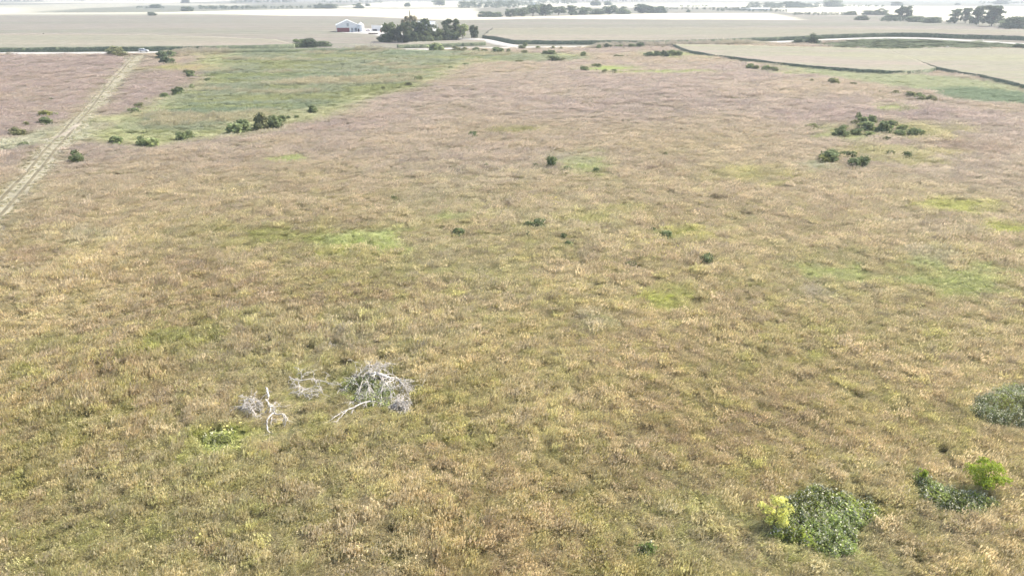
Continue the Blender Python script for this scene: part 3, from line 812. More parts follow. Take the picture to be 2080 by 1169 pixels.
# willow clump in the green field
G2 = 'round bushy trees in the green field left of the farm'
tree(LOW, (596, 77, 624, 97), 'left tree of the dark clump left of the farm grove', 'd', G2)
tree(LOW, (620, 76, 645, 97), 'middle and tallest tree of the dark clump left of the farm grove', 'b', G2)
tree(LOW, (647, 82, 673, 95), 'small separate tree at the right end of the dark clump left of the farm', 'f', G2)
# trees on the far right
G3 = 'tall trees in front of the pale stubble field on the right'
tree(TL, (1925, 21, 1952, 48), 'leftmost of the four tall trees by the pale field at upper right', 'f', G3)
tree(TL, (1950, 19, 1970, 48), 'second narrow tall tree by the pale field at upper right', 'f', G3)
tree(TL, (1970, 16, 1996, 51), 'third tall tree by the pale field at upper right', 'b', G3)
tree(TL, (1992, 15, 2034, 54), 'widest and rightmost tall tree by the pale field at upper right', 'b', G3)
tree(LOW, (2030, 40, 2056, 57), 'low tree right of the four tall trees at the right edge', 't', G3)
tree(LOW, (2046, 31, 2092, 60), 'rounded tree cut by the right edge of the picture', 'f', G3)
tree(R, (1819, 13, 1850, 42), 'single tall dark tree above the hedge at upper right', 'b')
tree(LOW, (1634, 70, 1665, 90), 'dark lone tree beside the road on the right', 'b')
tree(LOW, (1611, 79, 1633, 88.5), 'small tree left of the dark lone tree by the road', 'f')
tree(LOW, (2061, 90, 2092, 101.5), 'dark bushy tree at the right edge below the road', 'b')
# wood behind the corn, centre right
G4 = 'row of trees behind the wide corn field'
row = [(973, 22, 1000, 35, LOW, 'f', 'low pale tree at the left start of the tree row behind the corn'), (994, 24, 1019, 35, LOW, 't', 'small low tree second from the left in the row behind the corn'),
       (1025, 19, 1050, 35, R, 'f', 'tree left of the gap in the row behind the corn'), (1044, 16, 1074, 34, R, 't', 'grey tree near the left of the long row behind the corn'),
       (1068, 12, 1098, 33.5, OPN, 't', 'open pale tree in the long row behind the corn'), (1092, 9, 1124, 33, R, 'b', 'dark blue green tree, tallest of the row behind the corn'),
       (1120, 15, 1150, 32, OPN, 't', 'pale green tree just right of the tallest in the row'), (1146, 13, 1176, 31.5, TL, 'f', 'bushy tree in the middle of the long row behind the corn'),
       (1172, 15, 1202, 31, R, 't', 'grey green tree right of the middle of the row behind the corn'), (1198, 17, 1226, 30, LOW, 'f', 'low tree in the right half of the row behind the corn'),
       (1222, 12, 1252, 29.5, R, 'b', 'dark tree in the right half of the row behind the corn'), (1250, 16, 1282, 29, LOW, 't', 'low wide tree between two darker ones in the row behind the corn'),
       (1288, 9, 1324, 27.5, R, 'b', 'large dark tree near the right end of the row behind the corn'), (1318, 13, 1352, 27, LOW, 'b', 'rounded dark tree ending the row behind the corn on the right')]
for x0, y0, x1, y1, kd, c, lb in row: tree(kd, (x0, y0, x1, y1), lb, c, G4)
G5 = 'scattered far trees near the top of the picture'
for x0, y0, x1, y1, kd, c, lb in [
    (1200, 1, 1220, 12, LOW, 'b', 'square dark far tree standing above the row behind the corn'), (1227, 2, 1242, 11, LOW, 'f', 'smaller far tree right of the square dark far tree'),
    (306, 8, 326, 17, LOW, 'b', 'far bluish tree in the hedge at upper left'), (302, 24, 317, 32, LOW, 'f', 'small round tree alone in the tan field at upper left'),
    (371, 12.5, 392, 23, LOW, 'f', 'round far tree at the left end of the pale stubble strip'), (368, -1, 384, 6.5, LOW, 'b', 'dark far tree touching the top edge at upper left'),
    (640, 9, 662, 18, LOW, 'f', 'far tree left of centre on the edge of the pale stubble'), (660, 10, 684, 18, LOW, 't', 'wide low far tree next to another on the edge of the stubble'),
    (719, 7, 740, 17.5, LOW, 'b', 'dark far tree above the red barn beyond the stubble'), (742, 7, 752, 12.5, LOW, 'f', 'tiny far tree right of the dark one above the barn'),
    (822, 4.5, 833, 14, LOW, 'f', 'narrow far tree straight above the spire tree'), (879, 0, 906, 12, R, 't', 'pale bluish far tree above the farmhouse'),
    (1394, 19.5, 1402, 25, LOW, 'f', 'tiny round tree between the tree row and the long white building'),
    (1590, 3, 1612, 16, R, 'b', 'bluish far tree above the right end of the long white building'), (1608, 4, 1634, 16, LOW, 'b', 'rounded bluish far tree left of the pale stubble on the right'),
    (1676, 4.5, 1712, 14.5, LOW, 't', 'wide bluish far tree behind the pale stubble on the right'), (1752, 22, 1774, 30.5, LOW, 'f', 'tree in the hedge in the middle of the pale stubble on the right'),
    (1718, 22, 1738, 31, LOW, 'f', 'small tree at the left end of the hedge in the stubble'), (1774, 24, 1802, 31, LOW, 't', 'low tree at the right end of the hedge in the stubble'),
    (1796, 34, 1826, 42, LOW, 'f', 'low tree at the left foot of the single tall dark tree'), (1846, 34, 1876, 45, LOW, 't', 'low tree right of the single tall dark tree'),
    (1876, 38, 1906, 47, LOW, 'f', 'last low tree of the hedge left of the four tall trees'), (1738, 37, 1762, 41.5, LOW, 'f', 'flat shrub in the pale field left of the single tall dark tree'),
    (2020, 1, 2046, 9, LOW, 'b', 'bluish far tree at the top right corner'), (1940, 6.5, 1950, 10.5, LOW, 'b', 'tiny bluish far tree above the four tall trees'),
    (1812, 5, 1832, 12, LOW, 'b', 'bluish far tree above the single tall dark tree')]:
    tree(kd, (x0, y0, x1, y1), lb, c, G5)

# far woods that read as one mass
def wood(spans, label):
    rg = np.random.default_rng(int(spans[0][0]) + 5); PP = []; DD = []; TT = []; SS = []
    for x0, x1, yb, hp, n in spans:
        for i in range(n):
            px = x0 + (x1 - x0) * (i + rg.random() * .9) / n
            p = at(px, yb + rg.normal(0, .4)); k = p[1] / FPX; hh = max(hp * k * (.65 + .5 * rg.random()), 5); ww = hh * (.8 + .5 * rg.random())
            L = []
            for j in range(9):
                a = rg.random() * 6.283; r = .4 * math.sqrt(rg.random()); zz = .12 + .62 * rg.random() * (1 - r * .6); L.append((r * math.cos(a), r * math.sin(a), zz, .18 + .1 * rg.random(), 1))
            q, d, t = lump_leaves(L, 300, rg)
            q = q * np.array([ww, ww, hh]) + p; PP.append(q); DD.append(d); TT.append(t); SS.append(np.full(300, hh * .06))
    me = leaf_mesh('distant_wood', np.concatenate(PP), np.concatenate(DD), np.concatenate(SS), rg, tint=np.concatenate(TT))
    o = bpy.data.objects.new('distant_wood', me); COL.objects.link(o); o.color = (.13, .165, .11, 1)
    tag(o, label, 'wood', kind='stuff')
wood([(935, 1050, 16, 14, 24), (940, 1175, 8, 12, 30), (1010, 1100, 12, 10, 14)], 'bluish wood filling the top edge above the farm')
wood([(405, 520, 18.5, 8, 26), (470, 600, 6, 8, 22), (520, 640, 17, 6, 18), (275, 335, 17, 4, 10)], 'long bluish hedge of far trees at upper left')
wood([(1450, 1522, 22, 9, 16), (1520, 1580, 16, 12, 14), (1560, 1660, 16, 11, 22), (1520, 1600, 24, 5, 14)], 'bluish far wood around the long white building')
wood([(1640, 1800, 14, 4, 24), (1610, 1720, 30.5, 2.5, 20), (1990, 2080, 8, 6, 20), (1790, 1910, 43.5, 5, 22)], 'thin far hedges between the pale fields on the right')
wood([(0, 90, 3, 5, 18), (150, 170, 3, 3, 5), (640, 780, 6, 5, 24), (1180, 1320, 3.5, 4, 20)], 'faint hedge lines on the horizon fields')
wood([(1300, 1460, 19.5, 5, 22), (1380, 1440, 14, 4, 10)], 'low grey hedges left of the long white building')

# ------------------------------------------------------------------ shrubs of the prairie
def bush(x0, y0, x1, y1, label, col='d', group=None, **kw):
    return grow('shrub', BUSH, (x0, y0, x1, y1), label, 'shrub', col, group, **kw)
A = 'shrubs along the track and the marsh edge on the left'
for b in [
    (219, 103.5, 258, 115, 'wide pale olive shrub against the road left of the white car', 'o'),
    (318, 105, 340, 121, 'dark shrub nearest the road in the group right of the car', 'b'), (334, 104.5, 356, 117, 'dark shrub at the upper right of the group right of the car', 'd'),
    (327, 117, 345, 132, 'lower left shrub of the group right of the car', 'b'), (341, 120, 357, 131, 'lower right shrub of the group right of the car', 'd'),
    (381, 144, 397, 158, 'small dark shrub beside the orange patch of grass', 'd'), (372, 143, 384, 151, 'tiny shrub left of the one beside the orange grass', 'o'), (417, 160, 428, 166.5, 'tiny shrub below the orange patch of grass', 'd'),
    (385, 173, 396, 182, 'small shrub above and right of the larger dark one at the marsh edge', 'g'), (352, 178.5, 375, 195.5, 'round dark shrub, largest along the upper left marsh edge', 'd'),
    (327, 190, 345, 201, 'dark shrub just left of the largest at the upper marsh edge', 'd'), (291, 201, 303, 207.5, 'tiny lone shrub between the track and the marsh edge', 'o'),
    (276, 211, 292, 220.5, 'small brownish shrub beside the marsh edge right of the track', 'o'), (264, 221, 284, 232.5, 'shrub at the tip of the pink grass right of the track', 'd'),
    (80, 226, 105, 240, 'yellowish shrub left of the track above a darker one', 'y'), (79, 240, 107, 254.5, 'dark shrub below the yellowish one left of the track', 'd'), (108, 231, 121, 240, 'small shrub right of the yellowish one left of the track', 'o'),
    (49, 249, 60, 259, 'tiny shrub left of the dark and yellowish pair', 'o'), (19, 264, 51, 277.5, 'low spreading shrub near the left edge above the pale swale', 'o'), (40, 290, 59, 301.5, 'round shrub below the pale swale near the left edge', 'd'),
    (100, 200, 108, 204.5, 'tiny dark shrub alone in the pink field at the left', 'd'), (145, 308, 171, 331, 'dark round shrub standing alone right of the track', 'd'),
    (226, 278, 248, 296, 'pale shrub at the left of the lower marsh edge', 'g'), (279, 279, 300, 299, 'dark shrub left of a paler one on the lower marsh edge', 'd'), (296, 282, 321, 299.5, 'pale green shrub right of the dark one on the lower marsh edge', 'p'),
    (360, 270, 382, 287, 'dark shrub right of the pale green one on the lower marsh edge', 'd'), (376, 268, 396, 282, 'smaller shrub touching the dark one on the lower marsh edge', 'g'),
    (463, 252, 491, 273.5, 'left shrub of the dark pair on the prairie edge', 'g'), (478, 244, 509, 270, 'right and taller shrub of the dark pair on the prairie edge', 'd'),
    (518, 231, 546, 265, 'tall olive shrub in the cluster right of the dark pair', 'o'), (541, 236, 574, 261, 'large dark shrub in the cluster right of the dark pair', 'd'), (566, 236, 582, 251, 'small dark shrub at the right end of that prairie edge cluster', 'd'),
    (582, 237, 591, 243.5, 'tiny shrub just right of the prairie edge cluster', 'g'), (598, 235.5, 608, 241.5, 'tiny shrub second to the right of the prairie edge cluster', 'g'), (626, 216, 644, 230, 'lone dark shrub on the yellow green strip', 'd'),
    (836, 156, 852, 167, 'dark shrub on the far prairie edge, left of a smaller one', 'd'), (846, 156, 859, 165, 'smaller shrub right of the dark one on the far prairie edge', 'o'), (824, 169, 838, 175.5, 'low shrub below the pair on the far prairie edge', 'o'),
    (775, 177, 783, 184, 'tiny shrub on the green strip left of the far pair', 'o'), (911, 136, 920, 140.5, 'tiny far shrub right of the pair on the prairie edge', 'd'), (940, 132.5, 953, 136, 'flat tiny shrub beyond the far prairie edge', 'd'), (1049, 124, 1063, 129.5, 'flat shrub where the marsh ends in the middle', 'o')]:
    bush(*b[:4], b[4], b[5], A)
B = 'shrubs along the road in the middle distance'
for b in [
    (871, 95.5, 902, 104, 'pale round shrub in front of the road below the farm grove', 'g'), (916, 99, 936, 105, 'low shrub below the road right of the pale round one', 'o'), (936, 100.5, 952, 105, 'flat shrub below the road under the corn strip', 'o'),
    (958, 99.5, 976, 106, 'shrub below the road left of the driveway mouth', 'd'), (976, 103, 992, 108.5, 'low shrub in front of others left of the driveway mouth', 'o'), (996, 102, 1022, 109.5, 'wide dark shrub below the driveway mouth', 'd'), (1028, 100.5, 1036, 109, 'small upright shrub below the driveway mouth', 'd'),
    (1053, 93, 1067, 100.5, 'shrub touching the road just right of the driveway mouth', 'd'), (1062, 87.5, 1071, 93.5, 'small shrub across the road right of the driveway mouth', 'd'), (1088, 95, 1097, 101, 'small shrub by the road, first right of the driveway pair', 'd'),
    (1120, 95, 1128, 101.5, 'small olive shrub by the road, second right of the driveway pair', 'o'), (1136, 96, 1143, 100.5, 'tiny shrub by the road, third right of the driveway pair', 'o'), (1059, 103, 1071, 110, 'olive shrub in the grass below the driveway mouth', 'o'),
    (1100, 104, 1115, 112, 'left shrub of a dark pair below the road in the middle', 'd'), (1112, 104, 1131, 112, 'right shrub of a dark pair below the road in the middle', 'd'), (1112, 116, 1136, 126.5, 'wide dark shrub at the top of the pink hill in the middle', 'd'), (1136, 119, 1148, 126.5, 'small shrub right of the wide dark one on top of the pink hill', 'o'),
    (1179, 106, 1191, 115.5, 'round dark shrub alone in the green dip of the middle', 'd'), (1211, 92, 1222, 100, 'leftmost shrub of the dark row against the corn edge', 'd'), (1224, 90, 1241, 99.5, 'second and darkest shrub of the row against the corn edge', 'b'),
    (1252, 92, 1267, 99.5, 'third shrub of the row against the corn edge', 'd'), (1276, 91, 1292, 98.5, 'fourth shrub of the row against the corn edge', 'd'), (1291, 88.5, 1311, 97.5, 'fifth and largest shrub of the row against the corn edge', 'b'), (1330, 92, 1338, 95.5, 'tiny shrub right of the row against the corn edge', 'o'), (1343, 89, 1357, 94.5, 'low shrub at the corner of the right corn field', 'g'),
    (1247, 112, 1260, 118.5, 'left of three small olive shrubs on the pink hill', 'o'), (1258, 113, 1269, 118.5, 'middle of three small olive shrubs on the pink hill', 'o'), (1270, 115, 1277, 118.5, 'right and tiniest of three olive shrubs on the pink hill', 'o'),
    (1308, 108, 1330, 117.5, 'low left end of the long dark thicket beside the corn corner', 'b'), (1324, 105.5, 1346, 117.5, 'second shrub of the long dark thicket beside the corn corner', 'b'), (1338, 104, 1358, 117, 'tallest middle shrub of the long dark thicket beside the corn corner', 'b'), (1354, 103, 1372, 115, 'greener shrub in the right half of the long dark thicket', 'g'), (1366, 105, 1384, 116, 'right end of the long dark thicket beside the corn corner', 'd'),
    (1179, 136, 1197, 147.5, 'left shrub of the small group on the pale green patch of the hill', 'g'), (1203, 131, 1220, 139.5, 'upper shrub of the small group on the pale green patch', 'd'), (1208, 142, 1216, 146.5, 'tiny shrub between others on the pale green patch', 'o'), (1223, 142, 1233, 149.5, 'small shrub in the middle of the pale green patch', 'o'), (1240, 142, 1251, 149.5, 'small dark shrub at the right of the pale green patch', 'd'),
    (1514, 131, 1532, 142.5, 'left shrub of the green group below the right corn edge', 'g'), (1528, 134, 1543, 144, 'second shrub of the green group below the right corn edge', 'o'), (1547, 134, 1566, 146, 'third shrub of the green group below the right corn edge', 'g'), (1562, 137, 1580, 147, 'right shrub of the green group below the right corn edge', 'g')]:
    bush(*b[:4], b[4], b[5], B)
Cg = 'shrubs on the prairie at the right'
for b in [
    (1644, 162, 1652, 167.5, 'tiny shrub on the pink slope at the right', 'o'), (1680, 162, 1706, 173, 'olive shrub on the pink slope below the corn', 'o'), (1726, 172.5, 1741, 176.5, 'flat tiny shrub right of the olive one on the slope', 'o'),
    (1811, 187, 1827, 193.5, 'left shrub of the row at the slough edge', 'o'), (1783, 186.5, 1792, 190.5, 'tiny shrub left of the row at the slough edge', 'o'), (1836, 189, 1858, 199, 'second shrub of the row at the slough edge', 'o'), (1854, 191, 1878, 203, 'third shrub of the row at the slough edge', 'g'), (1879, 196, 1901, 206.5, 'rightmost shrub of the row at the slough edge', 'o'),
    (1639, 255, 1661, 264.5, 'low olive shrub left of the big shrub cluster on the right', 'o')]:
    bush(*b[:4], b[4], b[5], Cg)
Dg = 'upper cluster of shrubs on the right of the prairie'
for b in [
    (1736, 231, 1750, 244.5, 'topmost shrub of the upper right cluster', 'd'), (1744, 240, 1761, 256, 'tall shrub just below the topmost of the upper right cluster', 'g'), (1764, 236.5, 1779, 252.5, 'upright shrub in the upper middle of the right cluster', 'g'),
    (1726, 246, 1745, 257, 'olive shrub at the upper left of the right cluster', 'o'), (1743, 255, 1778, 267, 'wide low shrub in the middle of the right cluster', 'g'), (1777, 248.5, 1807, 274, 'largest dark shrub of the upper right cluster', 'd'),
    (1798, 246, 1820, 260.5, 'shrub behind and right of the largest in the cluster', 'g'), (1704, 257, 1721, 266.5, 'small shrub at the left of the upper right cluster', 'g'), (1728, 265, 1750, 275.5, 'rounded shrub at the lower left of the right cluster', 'g'), (1690, 269, 1721, 280.5, 'wide dark shrub at the far left foot of the cluster', 'd'),
    (1757, 269, 1775, 278.5, 'pale shrub at the bottom middle of the right cluster', 'p'), (1812, 269, 1838, 279.5, 'dark low shrub right of the largest in the cluster', 'd'), (1820, 256, 1843, 269.5, 'pale shrub at the right of the upper cluster', 'p'), (1844, 266, 1873, 278.5, 'rightmost dark shrub of the upper right cluster', 'd'), (1791, 281, 1809, 288.5, 'small olive shrub below the upper right cluster', 'o')]:
    bush(*b[:4], b[4], b[5], Dg)
Eg = 'lower cluster of shrubs on the right of the prairie'
for b in [
    (1666, 308, 1702, 330, 'largest dark shrub of the lower right cluster', 'd'), (1703, 310, 1719, 322, 'small pale shrub in the middle of the lower cluster', 'g'), (1717, 309.5, 1737, 322, 'dark shrub at the upper right of the lower cluster', 'd'), (1716, 323, 1746, 342.5, 'front shrub of the lower cluster with grey green leaves', 'g'), (1739, 320, 1761, 340, 'dark shrub at the right end of the lower cluster', 'd'), (1662, 322, 1684, 331, 'yellow green shrub at the left foot of the lower cluster', 'y'),
    (1800, 308, 1815, 319.5, 'yellowish lone shrub right of the lower cluster', 'o'), (1830, 310, 1847, 326, 'dark lone shrub farthest right of the lower cluster', 'd')]:
    bush(*b[:4], b[4], b[5], Eg)
Fg = 'small shrubs scattered over the open prairie'
for b in [
    (951, 269, 970, 279.5, 'small round shrub on the open hill above the middle', 'd'), (981, 335, 993, 344.5, 'small round shrub left of the upright one in the middle', 'd'), (934, 347, 943, 353.5, 'tiny dark shrub left of the small round one', 'o'),
    (1111, 320, 1129, 343, 'upright dark shrub on the bright green patch in the middle', 'd'), (1145, 339, 1160, 347.5, 'low shrub right of the upright one on the green patch', 'g'), (1137, 351, 1149, 357, 'tiny shrub below the bright green patch', 'o'), (1082, 334, 1094, 341, 'tiny shrub left of the upright one on the green patch', 'o'), (1205, 342, 1215, 352, 'pale tiny shrub at the right end of the green patch', 'g'),
    (1082, 450, 1108, 463.5, 'dark green low shrub in the middle of the prairie', 'd'), (1065, 453, 1081, 461.5, 'low shrub touching the dark green one in the middle of the prairie', 'g'), (1062, 474, 1079, 481.5, 'faint olive shrub below the dark green one in the middle', 'o'), (1139, 477, 1150, 487, 'upper shrub of a small dark pair in the middle', 'd'), (1145, 492, 1162, 503.5, 'lower shrub of a small dark pair in the middle', 'd'),
    (1340, 473, 1364, 485, 'dark flat shrub beside a yellow green patch right of centre', 'd'), (1319, 465, 1331, 471.5, 'tiny shrub left of the dark flat one right of centre', 'd'), (1421, 519.5, 1447, 535, 'round dark shrub alone right of the centre', 'd'), (1272, 536, 1290, 544.5, 'faint low olive shrub left of the lone round one', 'o'),
    (921, 466, 941, 480.5, 'small dark shrub alone left of the picture centre', 'd'), (795, 401, 809, 409.5, 'small dark shrub high left of the picture centre', 'o'), (1304, 353.5, 1315, 359, 'tiny brown shrub on the open hill right of the green patch', 'o'), (1346, 312.5, 1357, 317.5, 'tiny dark shrub alone on the open hill right of centre', 'o')]:
    bush(*b[:4], b[4], b[5], Fg)

# ------------------------------------------------------------------ near plants on the right: thickets and two small trees
def empty(name, loc, rz=0):
    o = bpy.data.objects.new(name, None); COL.objects.link(o); o.location = loc; o.rotation_euler = (0, 0, rz); o.empty_display_size = .2
    return o
headm, nt, out = new_mat('pale_seed_heads')
tv = N(nt, 'ShaderNodeAttribute', attribute_name='tint'); vs = N(nt, 'ShaderNodeVectorMath', operation='SCALE'); vs.inputs[0].default_value = (.62, .60, .43)
nt.links.new(tv.outputs['Fac'], vs.inputs['Scale']); df = N(nt, 'ShaderNodeBsdfDiffuse'); nt.links.new(vs.outputs[0], df.inputs[0]); nt.links.new(df.outputs[0], out.inputs[0])

def thicket(pix, label, nst, hgt, col, headshare, seed, zlift=.5):
    rg = np.random.default_rng(seed)
    poly = np.array([at(a, b, zlift)[:2] for a, b in pix]); c = poly.mean(0)
    x0, y0 = poly.min(0); x1, y1 = poly.max(0)
    pts = []
    while len(pts) < nst:
        q = np.stack([x0 + (x1 - x0) * rg.random(600), y0 + (y1 - y0) * rg.random(600)], 1)
        dd = sdist(q[:, 0], q[:, 1], poly); dd += (fbm(q[:, 0], q[:, 1], 1.2, 3, seed) - .5) * 1.0
        pts += [(a, b, d_) for (a, b), d_ in zip(q, dd) if d_ > .05]
    pts = pts[:nst]
    LP = []; LD = []; LT = []; LW = []; HP = []; HD = []; st = []
    for (x, y, d_) in pts:
        h = hgt * (.25 + .40 * rg.random() + .90 * float(fbm(np.array([x]), np.array([y]), .9, 2, seed + 5)[0])) * min(1, .45 + d_ * .8); z = ground_z(x, y)
        lean = rg.normal(0, .09, 2)
        shade_tone = .02 + 1.9 * float(fbm(np.array([x]), np.array([y]), 1.3, 2, seed + 3)[0]); wrm = .6 * float(sm(.45, .7, fbm(np.array([x]), np.array([y]), 1.7, 2, seed + 9)[0]))  # patchy leaf colour paints in shadowed interior and lit tops
        for k in range(13):
            s = .12 + .86 * k / 12; a = 2.4 * k + rg.random(); r = .17 * (1.1 - .55 * s)
            LP.append((x + lean[0] * s * h + r * math.cos(a), y + lean[1] * s * h + r * math.sin(a), z + s * h - .04)); LD.append((math.cos(a) * .5, math.sin(a) * .5, .8)); LT.append(shade_tone * (.7 + .3 * s + .5 * rg.random())); LW.append(min(1, wrm + rg.random() ** 3 * .5))  # tint lightens up the stem, painting light onto the tops
        if rg.random() < headshare:
            for k in range(8):
                HP.append((x + lean[0] * h + rg.normal(0, .035 + .01 * k), y + lean[1] * h + rg.normal(0, .035 + .01 * k), z + h + .16 - .06 * k)); HD.append((rg.normal(), rg.normal(), .3))
        st.append(([(x - c[0], y - c[1], z - .03), (x + lean[0] * h * .5 - c[0], y + lean[1] * h * .5 - c[1], z + h * .5), (x + lean[0] * h - c[0], y + lean[1] * h - c[1], z + h)], [.012, .010, .006], 4))
    root = empty('weed_thicket', (c[0], c[1], 0)); off = np.array([c[0], c[1], 0])
    LP = np.array(LP) - off
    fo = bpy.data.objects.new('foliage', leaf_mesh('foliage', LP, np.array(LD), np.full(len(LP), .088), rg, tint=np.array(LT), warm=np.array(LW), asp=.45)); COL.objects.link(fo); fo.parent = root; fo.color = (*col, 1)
    so = bpy.data.objects.new('stem', tubes_mesh('stem', st, bark)); COL.objects.link(so); so.parent = root
    if HP:
        HP = np.array(HP) - off
        ho = bpy.data.objects.new('seed_head', leaf_mesh('seed_head', HP, np.array(HD), np.full(len(HP), .050), rg, mat=headm, asp=.8)); COL.objects.link(ho); ho.parent = root
    for o in (fo, so): o['kind'] = 'stuff'
    if HP is not None and len(HP): ho['kind'] = 'stuff'
    tag(root, label, 'weeds')
    KEEP_OUT.append(poly)
    return root
DG = (.25, .305, .11)
thicket([(1966, 826), (1980, 803), (2012, 788), (2060, 778), (2130, 785), (2150, 850), (2080, 866), (2010, 852), (1978, 842)], 'tall weed thicket with pale seed heads cut by the right edge', 600, .85, (.28, .325, .15), .7, 41)
thicket([(1590, 1010), (1635, 985), (1700, 990), (1765, 1008), (1798, 1045), (1752, 1062), (1745, 1088), (1735, 1118), (1700, 1128), (1655, 1108), (1600, 1095), (1556, 1085), (1565, 1045)], 'large dark green weed thicket beside the yellow sapling', 1000, .80, DG, .5, 42)
thicket([(1845, 968), (1862, 950), (1885, 958), (1910, 980), (1960, 998), (2015, 1005), (2030, 1025), (1970, 1038), (1918, 1032), (1868, 1012)], 'curved green weed thicket under the small bright green tree', 520, .85, DG, .45, 43)
thicket([(1288, 1102), (1305, 1092), (1332, 1094), (1337, 1118), (1300, 1126)], 'small patch of green weeds alone at the bottom', 60, .8, (.15, .23, .09), .2, 44)
thicket([(688, 775), (705, 758), (760, 765), (800, 775), (812, 800), (790, 815), (740, 818), (700, 800)], 'pale leafy weeds growing through the pile of dead branches', 190, .85, (.28, .33, .15), .5, 45)
thicket([(395, 885), (430, 868), (480, 862), (500, 880), (470, 905), (420, 912)], 'bright yellow green weeds left of the twisted dead wood', 130, .55, (.27, .30, .11), .15, 46)

def near_tree(name, bbox, label, col, n, leaf, seed, bare=.18, wide=1.0, rows=16, topheavy=.5, lr=.10):
    x, y, z, w, h = place(bbox); rg = np.random.default_rng(seed); L = []; lim = []
    for i in range(rows):
        a = rg.random() * 6.283; zz = bare + (1 - bare) * (.10 + .80 * rg.random()); e = 1 - abs((zz - (bare + (1 - bare) * topheavy)) / (1 - bare)) * 1.15
        rr = .40 * max(.15, e) * math.sqrt(rg.random()) * w * wide
        L.append((rr * math.cos(a), rr * math.sin(a), zz * h, (lr * (.7 + .6 * rg.random())) * w, 1.1))
    p, d, t = lump_leaves(L, n, rg)
    root = empty(name, (x, y, z))
    cr = bpy.data.objects.new('crown', leaf_mesh('crown', p, d, np.full(n, leaf), rg, tint=t, warm=rg.random(n) ** 2 * .6)); COL.objects.link(cr); cr.parent = root; cr.color = (*col, 1)
    lim.append(([(0, 0, -.05), (.03, .02, h * .3), (.0, .05, h * .6), (.02, 0, h * .92)], [.05, .042, .028, .008], 7))
    for e in L[:12]:
        s = np.array([.02, .02, e[2] * (.25 + .3 * rg.random())]); e_ = np.array(e[:3]); lim.append(([s, (s + e_) / 2 + np.array([0, 0, .05]), e_], [.022, .014, .005], 5))
    tr = bpy.data.objects.new('trunk', tubes_mesh('trunk', lim, bark)); COL.objects.link(tr); tr.parent = root
    tag(root, label, 'tree')
    return root
near_tree('sapling', (1536, 1004, 1602, 1089), 'small yellow leaved sapling beside the large weed thicket', (.72, .73, .27), 2000, .058, 51, bare=.10, rows=36, topheavy=.5, lr=.115, wide=1.2)
near_tree('small_tree', (1957, 941, 2032, 1018), 'small bright green tree with a rounded crown and short trunk', (.32, .40, .07), 3000, .064, 52, bare=.26, rows=40, topheavy=.6, wide=1.35, lr=.125)
near_tree('sapling', (1850, 947, 1882, 990), 'short yellow green sapling at the left end of the curved thicket', (.36, .44, .08), 600, .06, 53, bare=.1, rows=10)

# ------------------------------------------------------------------ dead wood
LOWG = []
def dead(name, label, trunks, branches, seed, twig_n=5, twig_len=.8, droop=.25, cat='dead wood', levels=2, trunkname='trunk', mat=None):
    """Limbs traced as (pixel x, pixel y, height) with a radius at each end; twigs grow from them."""
    rg = np.random.default_rng(seed)
    P3 = lambda pts: np.array([at(a, b, zz) for a, b, zz in pts])
    allp = P3(trunks[0][0] if trunks else branches[0][0]); c = np.array([allp[:, 0].mean(), allp[:, 1].mean(), ground_z(allp[:, 0].mean(), allp[:, 1].mean())])
    root = empty(name, tuple(c)); tw = []
    def wiggly(P, amt):
        Q = _smooth(P, 2); k = np.linspace(0, 1, len(Q)); return Q + rg.normal(0, amt, Q.shape) * np.minimum(1, 6 * k * (1 - k) + .1)[:, None]
    def twigs(Q, r0, n, ln, lev):
        for _ in range(n):
            i = rg.integers(max(1, len(Q) // 4), len(Q)); s = Q[i]; t = Q[i] - Q[i - 1]; t = t / (np.linalg.norm(t) + 1e-9)
            d = t * .7 + rg.normal(0, .62, 3); d[2] += .1; d /= np.linalg.norm(d); l = ln * (.4 + .8 * rg.random())
            pts = [s]; dd = d.copy()
            for k in range(4):
                dd = dd + rg.normal(0, .22, 3); dd[2] -= droop; dd /= np.linalg.norm(dd); nx_ = pts[-1] + dd * l / 4
                nx_[2] = max(nx_[2], ground_z(nx_[0], nx_[1]) + .12); pts.append(nx_)
            rr = max(.019, r0 * .5); tw.append((np.array(pts) - c, [rr, rr * .85, rr * .7, rr * .55, .008], 5))
            if lev > 1: twigs(np.array(pts), rr, 3, l * .6, lev - 1)
    for k, (lst, nm) in enumerate(((trunks, trunkname), (branches, 'branch'))):
        for pts, r0, r1 in lst:
            Q = wiggly(P3(pts), .025); rad = np.linspace(r0 * .85, r1 * .95, len(Q))
            o = bpy.data.objects.new(nm, tubes_mesh(nm, [(Q - c, list(rad), 8)], mat or deadwood)); COL.objects.link(o); o.parent = root
            if twig_n: twigs(Q, (r0 + r1) * .35, twig_n, twig_len, levels)
    if tw:
        o = bpy.data.objects.new('twigs', tubes_mesh('twigs', tw, deadwood)); COL.objects.link(o); o.parent = root; o['kind'] = 'stuff'
    ex_ = np.concatenate([P3(p_) for p_, _, _ in trunks + branches])[:, :2]; cc_ = ex_.mean(0); LOWG.append((cc_[0], cc_[1], max(.8, np.abs(ex_ - cc_).max(0)[0] + .4), max(.8, np.abs(ex_ - cc_).max(0)[1] + .4)))
    tag(root, label, cat, 'weathered dead wood lying in the prairie')
    return root
